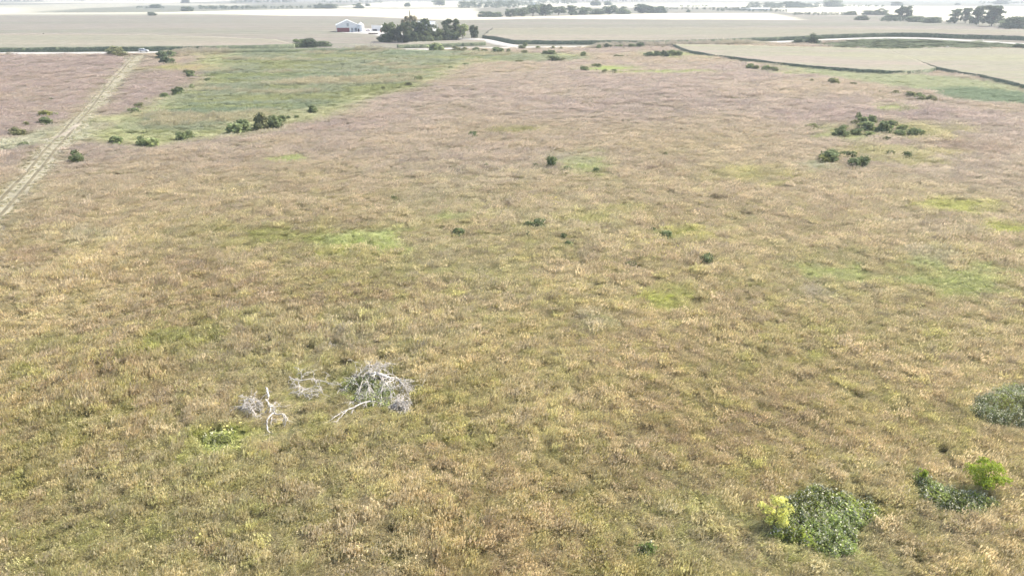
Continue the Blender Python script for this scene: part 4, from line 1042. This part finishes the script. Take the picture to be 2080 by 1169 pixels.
dead('dead_tree', 'fallen dead tree with a bleached log and drooping pale branches', [([(750, 757, 1.0), (768, 759, 1.15), (791, 766, .9)], .16, .11)],
     [([(742, 763, .8), (725, 762, 1.0), (712, 775, .6), (697, 790, .15)], .055, .02), ([(726, 762, 1.0), (737, 753, 1.25), (746, 743, 1.5)], .05, .015), ([(740, 760, 1.1), (750, 751, 1.3), (760, 742, 1.5)], .05, .015),
      ([(748, 757, 1.2), (763, 748, 1.3), (778, 742, 1.35)], .045, .012), ([(790, 766, .9), (808, 769, 1.2), (822, 782, .9), (832, 806, .15)], .055, .018), ([(800, 770, 1.1), (780, 780, 1.2), (768, 792, .8), (764, 806, .2)], .045, .015),
      ([(782, 778, 1.2), (793, 786, 1.1), (795, 802, .6), (789, 817, .1)], .045, .014), ([(735, 775, 1.1), (730, 795, .7), (719, 815, .12)], .04, .012), ([(745, 772, 1.1), (752, 785, 1.1), (740, 800, .5)], .04, .012), ([(808, 769, 1.1), (822, 776, .8), (829, 790, .4)], .035, .012)],
     61, 18, 1.15)
dead('shade_log', 'dark bar added as shade under the bleached log of the fallen tree', [([(716, 764, .35), (735, 765, .4), (760, 767, .45), (786, 771, .35)], .15, .10)], [], 66, 0, mat=shade_wood, cat='log')  # dark log shape added to stand for the shadow beneath the bleached log
dead('fallen_limb', 'forked pale limb lying below the fallen dead tree', [([(758, 824, .15), (757, 815, .45), (750, 814, .55), (728, 822, .5), (706, 832, .4)], .085, .06)],
     [([(706, 832, .4), (694, 843, .3), (683, 857, .1)], .05, .02), ([(712, 829, .42), (690, 839, .35), (676, 850, .25), (660, 861, .1)], .045, .018), ([(726, 823, .48), (716, 832, .3), (711, 840, .1)], .035, .015)], 62, 6, .8)
dead('twig_heap', 'grey heap of fine twigs right of the fallen dead tree', [], [([(800, 806, .6), (815, 812, .7), (828, 825, .3), (833, 838, .1)], .03, .012), ([(812, 800, .7), (806, 815, .6), (795, 824, .15)], .03, .012), ([(818, 802, .6), (822, 818, .6), (820, 836, .1)], .03, .012),
     ([(796, 820, .3), (812, 818, .6), (830, 816, .3)], .03, .012), ([(805, 803, .5), (818, 815, .7), (826, 832, .2)], .025, .01), ([(800, 812, .4), (815, 822, .5), (824, 840, .1)], .025, .01), ([(822, 800, .5), (812, 818, .5), (803, 830, .1)], .025, .01)], 63, 16, .8, .2)
dead('fallen_branch', 'thin pale branches lying left of the fallen dead tree', [([(587, 765, .5), (606, 773, .6), (620, 771, .55), (634, 769, .5)], .05, .03)],
     [([(634, 769, .5), (648, 771, .4), (665, 774, .15)], .03, .012), ([(586, 800, .1), (602, 795, .4), (619, 788, .55), (637, 794, .4), (648, 793, .2)], .045, .02), ([(606, 774, .6), (609, 784, .4), (618, 789, .5)], .03, .015), ([(637, 794, .4), (615, 796, .4), (594, 799, .2)], .028, .012),
      ([(634, 812, -.1), (634, 806, .25), (634, 799, .55)], .07, .05), ([(588, 766, .5), (596, 776, .4), (604, 786, .2)], .025, .01), ([(612, 768, .5), (612, 756, .9), (606, 748, 1.1)], .02, .008), ([(650, 772, .4), (672, 778, .35), (694, 781, .3)], .026, .012), ([(640, 796, .3), (660, 800, .3), (684, 806, .2)], .024, .01)], 64, 7, .95)
dead('dead_snag', 'twisted grey dead trunk with root like arms at the left', [([(541, 786, 1.0), (543, 795, .8), (546, 806, .5)], .10, .07), ([(540, 810, .8), (545, 818, .8), (549, 826, .7), (547, 838, .4)], .055, .04), ([(557, 838, .9), (548, 845, .85), (542, 851, .75), (543, 860, .55), (541, 868, .35), (549, 883, .0)], .075, .035)],
     [([(557, 838, .9), (558, 832, 1.1), (556, 828, 1.25)], .06, .03), ([(552, 845, .75), (552, 856, .5), (550, 867, .1)], .04, .02), ([(557, 839, .9), (568, 840, .95), (577, 841, .9), (583, 848, .7), (580, 858, .4), (577, 868, .05)], .07, .025), ([(575, 842, .9), (579, 850, .6), (575, 856, .4)], .04, .02), ([(549, 826, .7), (556, 822, .7), (560, 815, .8)], .04, .02)], 65, 5, .7)
dead('dead_branch', 'pair of drooping grey branch fans left of the twisted trunk', [([(524, 830, .1), (516, 818, .7), (509, 809, 1.0)], .05, .035), ([(522, 848, .05), (512, 832, .55), (504, 824, .75)], .045, .03)],
     [([(509, 809, 1.0), (503, 808, .95), (497, 812, .7)], .03, .012), ([(510, 809, 1.0), (520, 812, .95), (529, 828, .4)], .03, .012), ([(508, 809, 1.0), (515, 808, 1.0), (526, 818, .7)], .03, .012), ([(504, 824, .75), (495, 823, .75), (489, 829, .4)], .03, .012), ([(504, 824, .75), (499, 830, .6), (495, 839, .15)], .028, .012), ([(505, 825, .75), (514, 832, .6), (524, 845, .2)], .028, .012)], 67, 13, .8, .3)
dead('dead_sapling', 'thin white dead stems standing above the fallen branches', [([(672, 712, .0), (674, 702, .35), (672, 692, .7)], .02, .008)], [([(676, 712, .0), (679, 703, .3), (682, 697, .5)], .014, .006), ([(670, 711, .0), (667, 704, .25), (668, 696, .5)], .012, .006)], 68, 2, .3, levels=1)
dead('dead_sapling', 'pale dead twig tangle lying alone above the white stems', [([(700, 655, .2), (712, 657, .35), (722, 656, .25)], .02, .008)], [([(712, 657, .35), (716, 650, .4), (713, 645, .45)], .014, .006)], 69, 3, .4, levels=1)

# ------------------------------------------------------------------ farm buildings
white_m = simple_mat('white_metal_siding', (.84, .84, .83), .45, noise=.04, scale=.6, spec=.4)
roof_m = simple_mat('white_metal_roof', (.86, .86, .85), .35, noise=.04, scale=.5, spec=.5)
red_m = simple_mat('red_siding', (.24, .055, .06), .6, noise=.12, scale=.8)
dark_m = simple_mat('dark_parts_and_bay_shade', (.035, .035, .04), .8)
grey_m = simple_mat('grey_metal', (.42, .43, .45), .4, metal=.3)
glass_m = simple_mat('window_glass', (.05, .07, .09), .08, noise=.02, spec=.7)
rust_m = simple_mat('faded_red_paint', (.36, .12, .10), .6, noise=.2)
concrete_m = simple_mat('concrete', (.55, .53, .49), .9)
brown_m = simple_mat('brown_boards', (.22, .16, .13), .9, noise=.2)
steel_m = simple_mat('galvanised_steel', (.80, .80, .80), .35, metal=.2, noise=.05)

def box(name, x0, y0, z0, x1, y1, z1, mat, parent, bevel=0.0):
    V = [(x0, y0, z0), (x1, y0, z0), (x1, y1, z0), (x0, y1, z0), (x0, y0, z1), (x1, y0, z1), (x1, y1, z1), (x0, y1, z1)]
    Fq = [(3, 2, 1, 0), (4, 5, 6, 7), (0, 1, 5, 4), (1, 2, 6, 5), (2, 3, 7, 6), (3, 0, 4, 7)]
    o = mesh_obj(name, V, Fq, mat, parent)
    if bevel:
        bm = bmesh.new(); bm.from_mesh(o.data); bmesh.ops.bevel(bm, geom=bm.edges[:], offset=bevel, segments=2, affect='EDGES'); bm.to_mesh(o.data); bm.free()
    return o

def gable(parent, w, l, eave, ridge, wall_mat, roof_mat, over=.5, thick=.18, wallname='wall'):
    """A gabled building: w across the gable (x), l deep (y); gable ends face -y and +y."""
    V = [(-w / 2, 0, 0), (w / 2, 0, 0), (w / 2, 0, eave), (0, 0, ridge), (-w / 2, 0, eave), (-w / 2, l, 0), (w / 2, l, 0), (w / 2, l, eave), (0, l, ridge), (-w / 2, l, eave)]
    Fq = [(0, 1, 2, 3, 4), (6, 5, 9, 8, 7), (1, 6, 7, 2), (5, 0, 4, 9)]
    wo = mesh_obj(wallname, V, Fq, wall_mat, parent)
    sl = (ridge - eave) / (w / 2); ex = w / 2 + over; ez = eave - sl * over
    V = []
    for y in (-over, l + over):
        V += [(-ex, y, ez), (0, y, ridge + .03), (ex, y, ez), (-ex, y, ez + thick), (0, y, ridge + thick + .03), (ex, y, ez + thick)]
    Fq = [(3, 4, 10, 9), (4, 5, 11, 10), (1, 0, 6, 7), (2, 1, 7, 8), (0, 1, 4, 3), (1, 2, 5, 4), (7, 6, 9, 10), (8, 7, 10, 11), (0, 3, 9, 6), (5, 2, 8, 11)]
    ro = mesh_obj('roof', V, Fq, roof_mat, parent)
    return wo, ro

def building_at(name, px, py, label, cat, rz):
    p = at(px, py); r = empty(name, tuple(p), rz); tag(r, label, cat); return r
barn = building_at('barn', 707, 65.5, 'white gabled farm barn with a dark red lower wall', 'barn', math.radians(14))
gable(barn, 16.2, 15, 5.0, 8.4, white_m, roof_m)
rb = box('red_wall_panel', -8.05, -.10, .1, 1.2, -.02, 3.1, red_m, barn); rb['label'] = 'dark red lower wall'
for k in range(9): box('siding_rib', -8.0 + k * 1.05, -.15, .12, -7.9 + k * 1.05, -.10, 3.05, red_m, barn)
dr = box('sliding_door', -.6, -.2, 4.0, 1.0, -.12, 6.4, grey_m, barn); dr['label'] = 'grey loft door'
for x0 in (2.2, 5.0):
    d_ = box('door', x0, -.12, .1, x0 + 1.8, -.03, 3.0, grey_m, barn); box('window_pane', x0 + .5, -.18, 1.6, x0 + 1.3, -.125, 2.4, glass_m, d_)
box('foundation', -8.3, -.4, -.6, 8.3, 15.4, .08, concrete_m, barn)

gb = building_at('grain_bin', 736.3, 64.5, 'white round grain bin with a cone roof beside the barn', 'grain bin', 0); gb.location.y -= 8; gb.location.x += .6
def ring(r, z, n=24): return [(r * math.cos(6.28318 * k / n), r * math.sin(6.28318 * k / n), z) for k in range(n)]
def lathe(name, prof, mat, parent, n=24):
    V = []; Fq = []
    for r, z in prof: V += ring(max(r, .01), z, n)
    for i in range(len(prof) - 1):
        for k in range(n): Fq.append((i * n + k, i * n + (k + 1) % n, (i + 1) * n + (k + 1) % n, (i + 1) * n + k))
    Fq.append(tuple(range(n))[::-1]); Fq.append(tuple(range((len(prof) - 1) * n, len(prof) * n)))
    return mesh_obj(name, V, Fq, mat, parent)
prof = []
for k in range(11): prof += [(2.3, .1 + k * .5), (2.36, .25 + k * .5)]
lathe('wall', prof, steel_m, gb); rf = lathe('roof', [(2.5, 5.35), (2.5, 5.42), (1.2, 6.3), (.35, 6.9), (.35, 7.1), (.05, 7.2)], roof_m, gb)
box('door', -1.9, -2.5, .3, -1.0, -1.6, 2.4, dark_m, gb)
shed = building_at('machine_shed', 765, 63.0, 'small white shed with a dark panel for bay shade left of the grove', 'shed', math.radians(-8))
mesh_obj('wall', [(-3.9, 0, 0), (3.9, 0, 0), (3.9, 6, 0), (-3.9, 6, 0), (-3.9, 0, 4.2), (3.9, 0, 3.8), (3.9, 6, 3.4), (-3.9, 6, 3.8)], [(0, 1, 5, 4), (1, 2, 6, 5), (2, 3, 7, 6), (3, 0, 4, 7), (3, 2, 1, 0)], white_m, shed)
mesh_obj('roof', [(-4.2, -.4, 4.28), (4.2, -.4, 3.88), (4.2, 6.4, 3.45), (-4.2, 6.4, 3.85), (-4.2, -.4, 4.45), (4.2, -.4, 4.05), (4.2, 6.4, 3.62), (-4.2, 6.4, 4.02)], [(3, 2, 1, 0), (4, 5, 6, 7), (0, 1, 5, 4), (1, 2, 6, 5), (2, 3, 7, 6), (3, 0, 4, 7)], roof_m, shed)
box('bay_shade_panel', -3.2, -.08, .05, .3, -.02, 1.2, dark_m, shed)  # dark sheet on the closed wall paints in the shade of a bay
house = building_at('farmhouse', 884, 69.5, 'white farmhouse with a bright roof half hidden by the grove', 'house', math.radians(70))
gable(house, 9.0, 13, 5.2, 8.6, white_m, roof_m)
for k in range(3):
    w_ = box('window', -4.62, 1.5 + k * 4, 1.2, -4.53, 2.7 + k * 4, 2.8, white_m, house); box('pane', -4.68, 1.65 + k * 4, 1.35, -4.63, 2.55 + k * 4, 2.65, glass_m, w_)
box('chimney', -.4, 6, 7.8, .4, 6.8, 9.8, brown_m, house)
wag = building_at('farm_wagon', 779, 67.0, 'faded red farm wagon parked between the shed and the grove', 'wagon', .1)
box('bed', -2.4, -1.0, .8, 2.4, 1.0, 2.1, rust_m, wag, .05)
for sx in (-1.6, 1.6):
    for sy in (-1.05, 1.05):
        w_ = lathe('wheel', [(.5, -.12), (.5, .12)], dark_m, wag, 16); w_.location = (sx, sy, .5); w_.rotation_euler = (math.pi / 2, 0, 0)
box('drawbar', -4.2, -.08, .6, -2.4, .08, .75, grey_m, wag)
bk = building_at('feed_bunk', 758, 69.5, 'long low brown trough at the front of the white yard', 'trough', .02)
box('trough_wall', -3.4, -.5, 0, 3.4, -.4, .8, brown_m, bk); box('trough_wall', -3.4, .4, 0, 3.4, .5, .8, brown_m, bk); box('trough_floor', -3.4, -.4, .2, 3.4, .4, .3, brown_m, bk)
for sx in (-3.4, 3.3): box('end_board', sx, -.4, .3, sx + .1, .4, .8, brown_m, bk)

gh = at(748.5, 64.0)
bm = bmesh.new(); bmesh.ops.create_icosphere(bm, subdivisions=3, radius=1)
for v in bm.verts:
    k = 1 + .15 * math.sin(5 * v.co.x + 1) * math.cos(4 * v.co.y); v.co = Vector((v.co.x * 1.9 * k, v.co.y * 1.5 * k, max(-.1, v.co.z) * 1.7 * k))
me = bpy.data.meshes.new('gravel_heap'); bm.to_mesh(me); bm.free(); me.materials.append(simple_mat('pale_lilac_gravel', (.48, .44, .45), .95, noise=.2, scale=1.5))
go_ = bpy.data.objects.new('gravel_heap', me); COL.objects.link(go_); go_.location = tuple(gh); tag(go_, 'pale low heap of gravel between the grain bin and the shed', 'heap')

# far white buildings
lb = building_at('long_barn', 1531, 21.3, 'long low white building in front of the far wood', 'building', math.radians(90))
pL = at(1531, 21.3); kx = pL[1] / FPX
gable(lb, 14, 56 * kx, 3.0, 3.9, white_m, roof_m); lb.location.x += 28 * kx
for k in range(8): box('door', -7.12, (4 + k * 6.6) * kx, .1, -7.03, (6.6 + k * 6.6) * kx, 2.2, grey_m, lb)
sb = building_at('far_house', 1146, 7.0, 'tiny white far house below the top edge', 'house', .3)
gable(sb, 10, 12, 6, 10, white_m, roof_m); box('window', -1.5, -.1, 1.5, 1.5, -.03, 3.2, glass_m, sb)
sc2 = building_at('far_shed', 1084, 10.5, 'tiny white far shed above the row of trees', 'shed', .1)
gable(sc2, 16, 10, 5, 7, white_m, roof_m); box('door', -2, -.1, .1, 2, -.03, 3.6, grey_m, sc2)

# ------------------------------------------------------------------ white car on the road
def car_at(px, py):
    p = at(px, py); x = p[0]; y = float(ROAD_Y(x)) - 1.2; i = np.argmin(np.abs(ROAD[:, 0] - x)); t = ROAD[i + 1] - ROAD[i - 1]
    car = empty('car', (x, y, ground_z(x, y) + .46), math.atan2(t[1], t[0])); tag(car, 'white station car with dark windows parked on the gravel road', 'car')
    paint = simple_mat('white_car_paint', (.85, .85, .85), .22, noise=.01, spec=.6); tyre = simple_mat('tyre_rubber', (.03, .03, .03), .85); rim = simple_mat('wheel_rim', (.5, .5, .52), .3, metal=.8)
    lamp = simple_mat('head_lamp_glass', (.7, .7, .68), .1); tail = simple_mat('tail_lamp', (.4, .02, .02), .2)
    prof = [(-2.35, .45), (-2.38, .85), (-2.30, 1.02), (-1.0, 1.06), (.75, 1.06), (1.75, .98), (2.28, .86), (2.36, .62), (2.30, .38), (1.95, .30), (-2.0, .30)]
    V = []; n = len(prof)
    for y_, s in ((-.92, 1), (.92, 1)):
        V += [(a, y_, b) for a, b in prof]
    Fq = [tuple(range(n)), tuple(range(2 * n - 1, n - 1, -1))] + [(k, k + n, (k + 1) % n + n, (k + 1) % n) for k in range(n)]
    body = mesh_obj('body', V, Fq, paint, car)
    bm = bmesh.new(); bm.from_mesh(body.data); bmesh.ops.recalc_face_normals(bm, faces=bm.faces[:]); bmesh.ops.bevel(bm, geom=bm.edges[:], offset=.06, segments=2, affect='EDGES'); bm.to_mesh(body.data); bm.free()
    b0 = [(-2.22, 1.03), (-1.95, 1.60), (.15, 1.62), (.95, 1.05)]
    V = [(a, -.84 + (.14 if z > 1.3 else 0), z) for a, z in b0] + [(a, .84 - (.14 if z > 1.3 else 0), z) for a, z in b0]
    cab = mesh_obj('cabin', V, [(0, 1, 2, 3), (7, 6, 5, 4), (0, 4, 5, 1), (1, 5, 6, 2), (2, 6, 7, 3)], glass_m, car)
    mesh_obj('roof', [(-1.98, -.72, 1.60), (.20, -.72, 1.625), (.20, .72, 1.625), (-1.98, .72, 1.60), (-1.93, -.66, 1.70), (.10, -.66, 1.72), (.10, .66, 1.72), (-1.93, .66, 1.70)], [(3, 2, 1, 0), (4, 5, 6, 7), (0, 1, 5, 4), (1, 2, 6, 5), (2, 3, 7, 6), (3, 0, 4, 7)], paint, car)
    for s in (-1, 1):
        for xx, top in ((-2.1, -1.9), (-.95, -.9), (.1, -.02), (.93, .17)):
            mesh_obj('pillar', [(xx - .06, s * .855, 1.03), (xx + .06, s * .855, 1.03), (top + .06, s * .72, 1.63), (top - .06, s * .72, 1.63), (xx - .06, s * .80, 1.03), (xx + .06, s * .80, 1.03), (top + .06, s * .66, 1.63), (top - .06, s * .66, 1.63)],
                     [(0, 1, 2, 3), (7, 6, 5, 4), (0, 3, 7, 4), (1, 5, 6, 2)], paint, car)
        for xx in (-1.45, 1.45):
            w_ = lathe('wheel', [(.30, -.12), (.36, -.09), (.36, .09), (.30, .12)], tyre, car, 20); w_.location = (xx, s * .86, .36); w_.rotation_euler = (math.pi / 2, 0, 0)
            r_ = lathe('rim', [(.20, -.13), (.20, .13)], rim, w_, 16)
        box('headlight', 2.26, s * .70 - .16, .66, 2.38, s * .70 + .16, .82, lamp, car); box('tail_light', -2.41, s * .74 - .12, .78, -2.34, s * .74 + .12, 1.0, tail, car)
        box('mirror', .62, s * .95 - .09, 1.02, .78, s * .95 + .09, 1.16, paint, car)
    return car
car_at(296, 107)

# ------------------------------------------------------------------ pale boulders in the pasture
rock_m = simple_mat('pale_rock', (.62, .60, .56), .85, noise=.2, scale=2, bump=.5)
def boulder(px, py, w, label, mat=rock_m):
    p = at(px, py); rg = np.random.default_rng(int(px))
    bm = bmesh.new(); bmesh.ops.create_icosphere(bm, subdivisions=2, radius=1)
    for v in bm.verts:
        k = 1 + .25 * math.sin(3 * v.co.x + px) * math.cos(2.5 * v.co.y) + rg.normal(0, .05); v.co = Vector((v.co.x * k * w * .5, v.co.y * k * w * .4, max(-.2, v.co.z) * k * w * .38))
    me = bpy.data.meshes.new('boulder'); bm.to_mesh(me); bm.free(); me.materials.append(mat)
    o = bpy.data.objects.new('boulder', me); COL.objects.link(o); o.location = tuple(p); tag(o, label, 'boulder')
boulder(1924, 96.5, 1.8, 'pale boulder in the green pasture at upper right')
boulder(1996, 82.5, 1.6, 'pale boulder beyond the road at upper right')
boulder(1807, 80.8, 2.0, 'grey boulder beside the crest of the road on the right', simple_mat('grey_rock', (.30, .28, .27), .9, noise=.2))

# ------------------------------------------------------------------ the grass set out over the open ground
tx, ty, ts = scatter(22, 520, .0057, .31)
# a strip of taller verge grass along the near side of the road
vx = np.arange(-340, 430, .55); vx = np.concatenate([vx + RNG.normal(0, .4, len(vx)) for _ in range(7)])
vy = ROAD_Y(vx) - 3.4 - 7 * RNG.random(len(vx))
NV = len(vx)
tx = np.concatenate([tx, vx]); ty = np.concatenate([ty, vy]); ts = np.concatenate([ts, np.full(NV, 1.0)])
verge = np.concatenate([np.zeros(len(tx) - NV, bool), np.ones(NV, bool)])
keep = ty < ROAD_Y(tx) - 3.2
dd_ = np.hypot(tx - DRIVE[0][0], ty - DRIVE[0][1]); keep &= ~(verge & (dd_ < 9))
tallv = np.clip(sm(-188, -168, tx) * sm(-55, -80, tx) + sm(40, 55, tx) * sm(165, 135, tx), 0, 1)
keep &= ~(verge & (tallv < .12)); keep &= (ty < ROAD_Y(tx) - 6) | verge
for poly in CORN:
    sel = np.nonzero(keep & (tx > poly[:, 0].min() - 2) & (tx < poly[:, 0].max() + 2) & (ty > poly[:, 1].min() - 2) & (ty < poly[:, 1].max() + 2))[0]
    if len(sel): keep[sel[sdist(tx[sel], ty[sel], poly) > -1.2]] = False
for poly in KEEP_OUT:
    sel = np.nonzero(keep & (tx > poly[:, 0].min()) & (tx < poly[:, 0].max()) & (ty > poly[:, 1].min()) & (ty < poly[:, 1].max()))[0]
    if len(sel): keep[sel[sdist(tx[sel], ty[sel], poly) > -.15]] = False
for bx, by, bw in BASES:
    if by > 440: continue
    hd = math.hypot(bx, by)
    keep &= np.hypot(tx - bx * (1 - .35 * bw / hd), ty - by * (1 - .35 * bw / hd)) > .50 * bw + .2
wt = zone(tx, ty, Z['track'], 1.0, 1.5, 7, 9)
keep &= RNG.random(len(tx)) > .20 * wt
dr = np.full(len(tx), 9.0)
near_t = np.nonzero(keep & (wt > .05))[0]
for rl in RUTS:
    sg = np.concatenate([[0], np.cumsum(np.hypot(*np.diff(rl, axis=0).T))]); uu = np.arange(0, sg[-1], .45)
    for q in np.stack([np.interp(uu, sg, rl[:, 0]), np.interp(uu, sg, rl[:, 1])], 1): dr[near_t] = np.minimum(dr[near_t], np.hypot(tx[near_t] - q[0], ty[near_t] - q[1]))
keep &= dr > .52
tx, ty, ts, verge = tx[keep], ty[keep], ts[keep], verge[keep]
tc_, th_ = land(tx, ty)
n = len(tx)
TALLV = sm(-188, -168, tx) * sm(-55, -80, tx) + sm(40, 55, tx) * sm(165, 135, tx)
th_ = th_ * (1 - .75 * sm(-22, -8, ty - ROAD_Y(tx)))
th_ = np.where(verge, .28 + 1.0 * np.clip(TALLV, 0, 1) * (.7 + .5 * RNG.random(n)), th_)
tc_ = np.where(verge[:, None], tc_ * .6 + .4 * PAL['marsh'], tc_)
for ex, ey, ea, eb in LOWG: th_ = th_ * (1 - .62 * sm(1.15, .8, np.hypot((tx - ex) / ea, (ty - ey) / eb)))
print('tufts', n)
r1 = RNG.random(n); r2 = RNG.random(n); r3 = RNG.random(n)
dist = np.hypot(tx, ty); nearw = sm(200, 50, dist)
lum = 1 + (r1 - .5) * (.10 + .32 * nearw)
pick = RNG.integers(0, 6, n)
ALT = np.stack([PAL['straw'], PAL['brown'], PAL['mauve'], PAL['green'], PAL['ygreen'], PAL['tan']])[pick]
gcol = (tc_ * (1 - .30 * nearw)[:, None] + ALT * (.30 * nearw)[:, None]) * lum[:, None]
greenish = tc_[:, 1] > tc_[:, 0] * .97
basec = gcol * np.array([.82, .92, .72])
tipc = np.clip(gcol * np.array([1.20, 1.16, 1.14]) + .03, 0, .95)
kind = np.where(r2 < .66, (r3 * 7).astype(int), np.where(r2 < .88, 7 + (r3 * 3).astype(int), 10 + (r3 * 3).astype(int)))
kind = np.where(greenish & (r2 > .5), 10 + (r3 * 3).astype(int), kind)
kind = kind + 13 * (np.hypot(tx, ty) > 75 + 70 * RNG.random(n)).astype(int)
spread = ts / .38
sxy = np.clip(spread, .8, 9) * (.75 + .5 * RNG.random(n))
sz = th_ / .55 * (.6 + .8 * RNG.random(n)) * np.clip(spread ** .12, .95, 1.3)
sxy = sxy * (1 - .72 * zone(tx, ty, Z['track'], 1.5, 1.5, 7, 9)); scl = np.stack([sxy, sxy, sz], 1)
rot = np.stack([RNG.normal(0, .08, n), RNG.normal(0, .08, n), RNG.normal(0, .6, n)], 1)

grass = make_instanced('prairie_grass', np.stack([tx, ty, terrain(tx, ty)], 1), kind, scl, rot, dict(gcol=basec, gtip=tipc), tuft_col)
tag(grass, 'tan and green tall prairie grass covering the open ground', 'grass', kind='stuff')

# pale yellow wildflowers standing in the grass
fl_m = simple_mat('yellow_petals', (.78, .68, .22), .8, noise=.15)
FP = []
for a_, b_, rx_, ry_, n_ in ((1128, 418, 40, 10, 45), (1310, 505, 45, 14, 50), (1380, 515, 40, 14, 35), (1075, 410, 20, 6, 12), (620, 372, 12, 5, 8), (460, 880, 40, 20, 12), (410, 1112, 8, 4, 3), (1250, 480, 40, 15, 15)):
    for _ in range(n_):
        p = at(a_ + rx_ * RNG.normal() * .6, b_ + ry_ * RNG.normal() * .6); FP.append(p + np.array([0, 0, .62 + .25 * RNG.random()]))
FP = np.array(FP)
fo = bpy.data.objects.new('wildflowers', leaf_mesh('wildflowers', FP, np.tile([0, 0, 1.0], (len(FP), 1)), np.full(len(FP), .085), RNG, mat=fl_m, asp=.9)); COL.objects.link(fo)
tag(fo, 'pale yellow wildflowers dotted through the open prairie grass', 'flowers', kind='stuff')

# ------------------------------------------------------------------ the hazy air
def haze_box():
    x0, x1, y0, y1 = -17000, 17000, -4000, 17000
    z0 = float(H.min()) - 1.5; z1 = max(48.0, float(H.max()) + 25)
    V = [(x0, y0, z0), (x1, y0, z0), (x1, y1, z0), (x0, y1, z0), (x0, y0, z1), (x1, y0, z1), (x1, y1, z1), (x0, y1, z1)]
    Fh = [(3, 2, 1, 0), (4, 5, 6, 7), (0, 1, 5, 4), (1, 2, 6, 5), (2, 3, 7, 6), (3, 0, 4, 7)]
    m, nt, out = new_mat('hazy_air')
    pv = N(nt, 'ShaderNodeVolumePrincipled', Density=HAZE_DENSITY, Anisotropy=.25)
    pv.inputs['Color'].default_value = (.84, .92, 1.0, 1)
    nt.links.new(pv.outputs[0], out.inputs['Volume'])
    o = mesh_obj('haze', V, Fh, m)
    tag(o, 'pale summer haze in the air over the fields', 'haze', kind='stuff')
HAZE_DENSITY = .00024
haze_box()
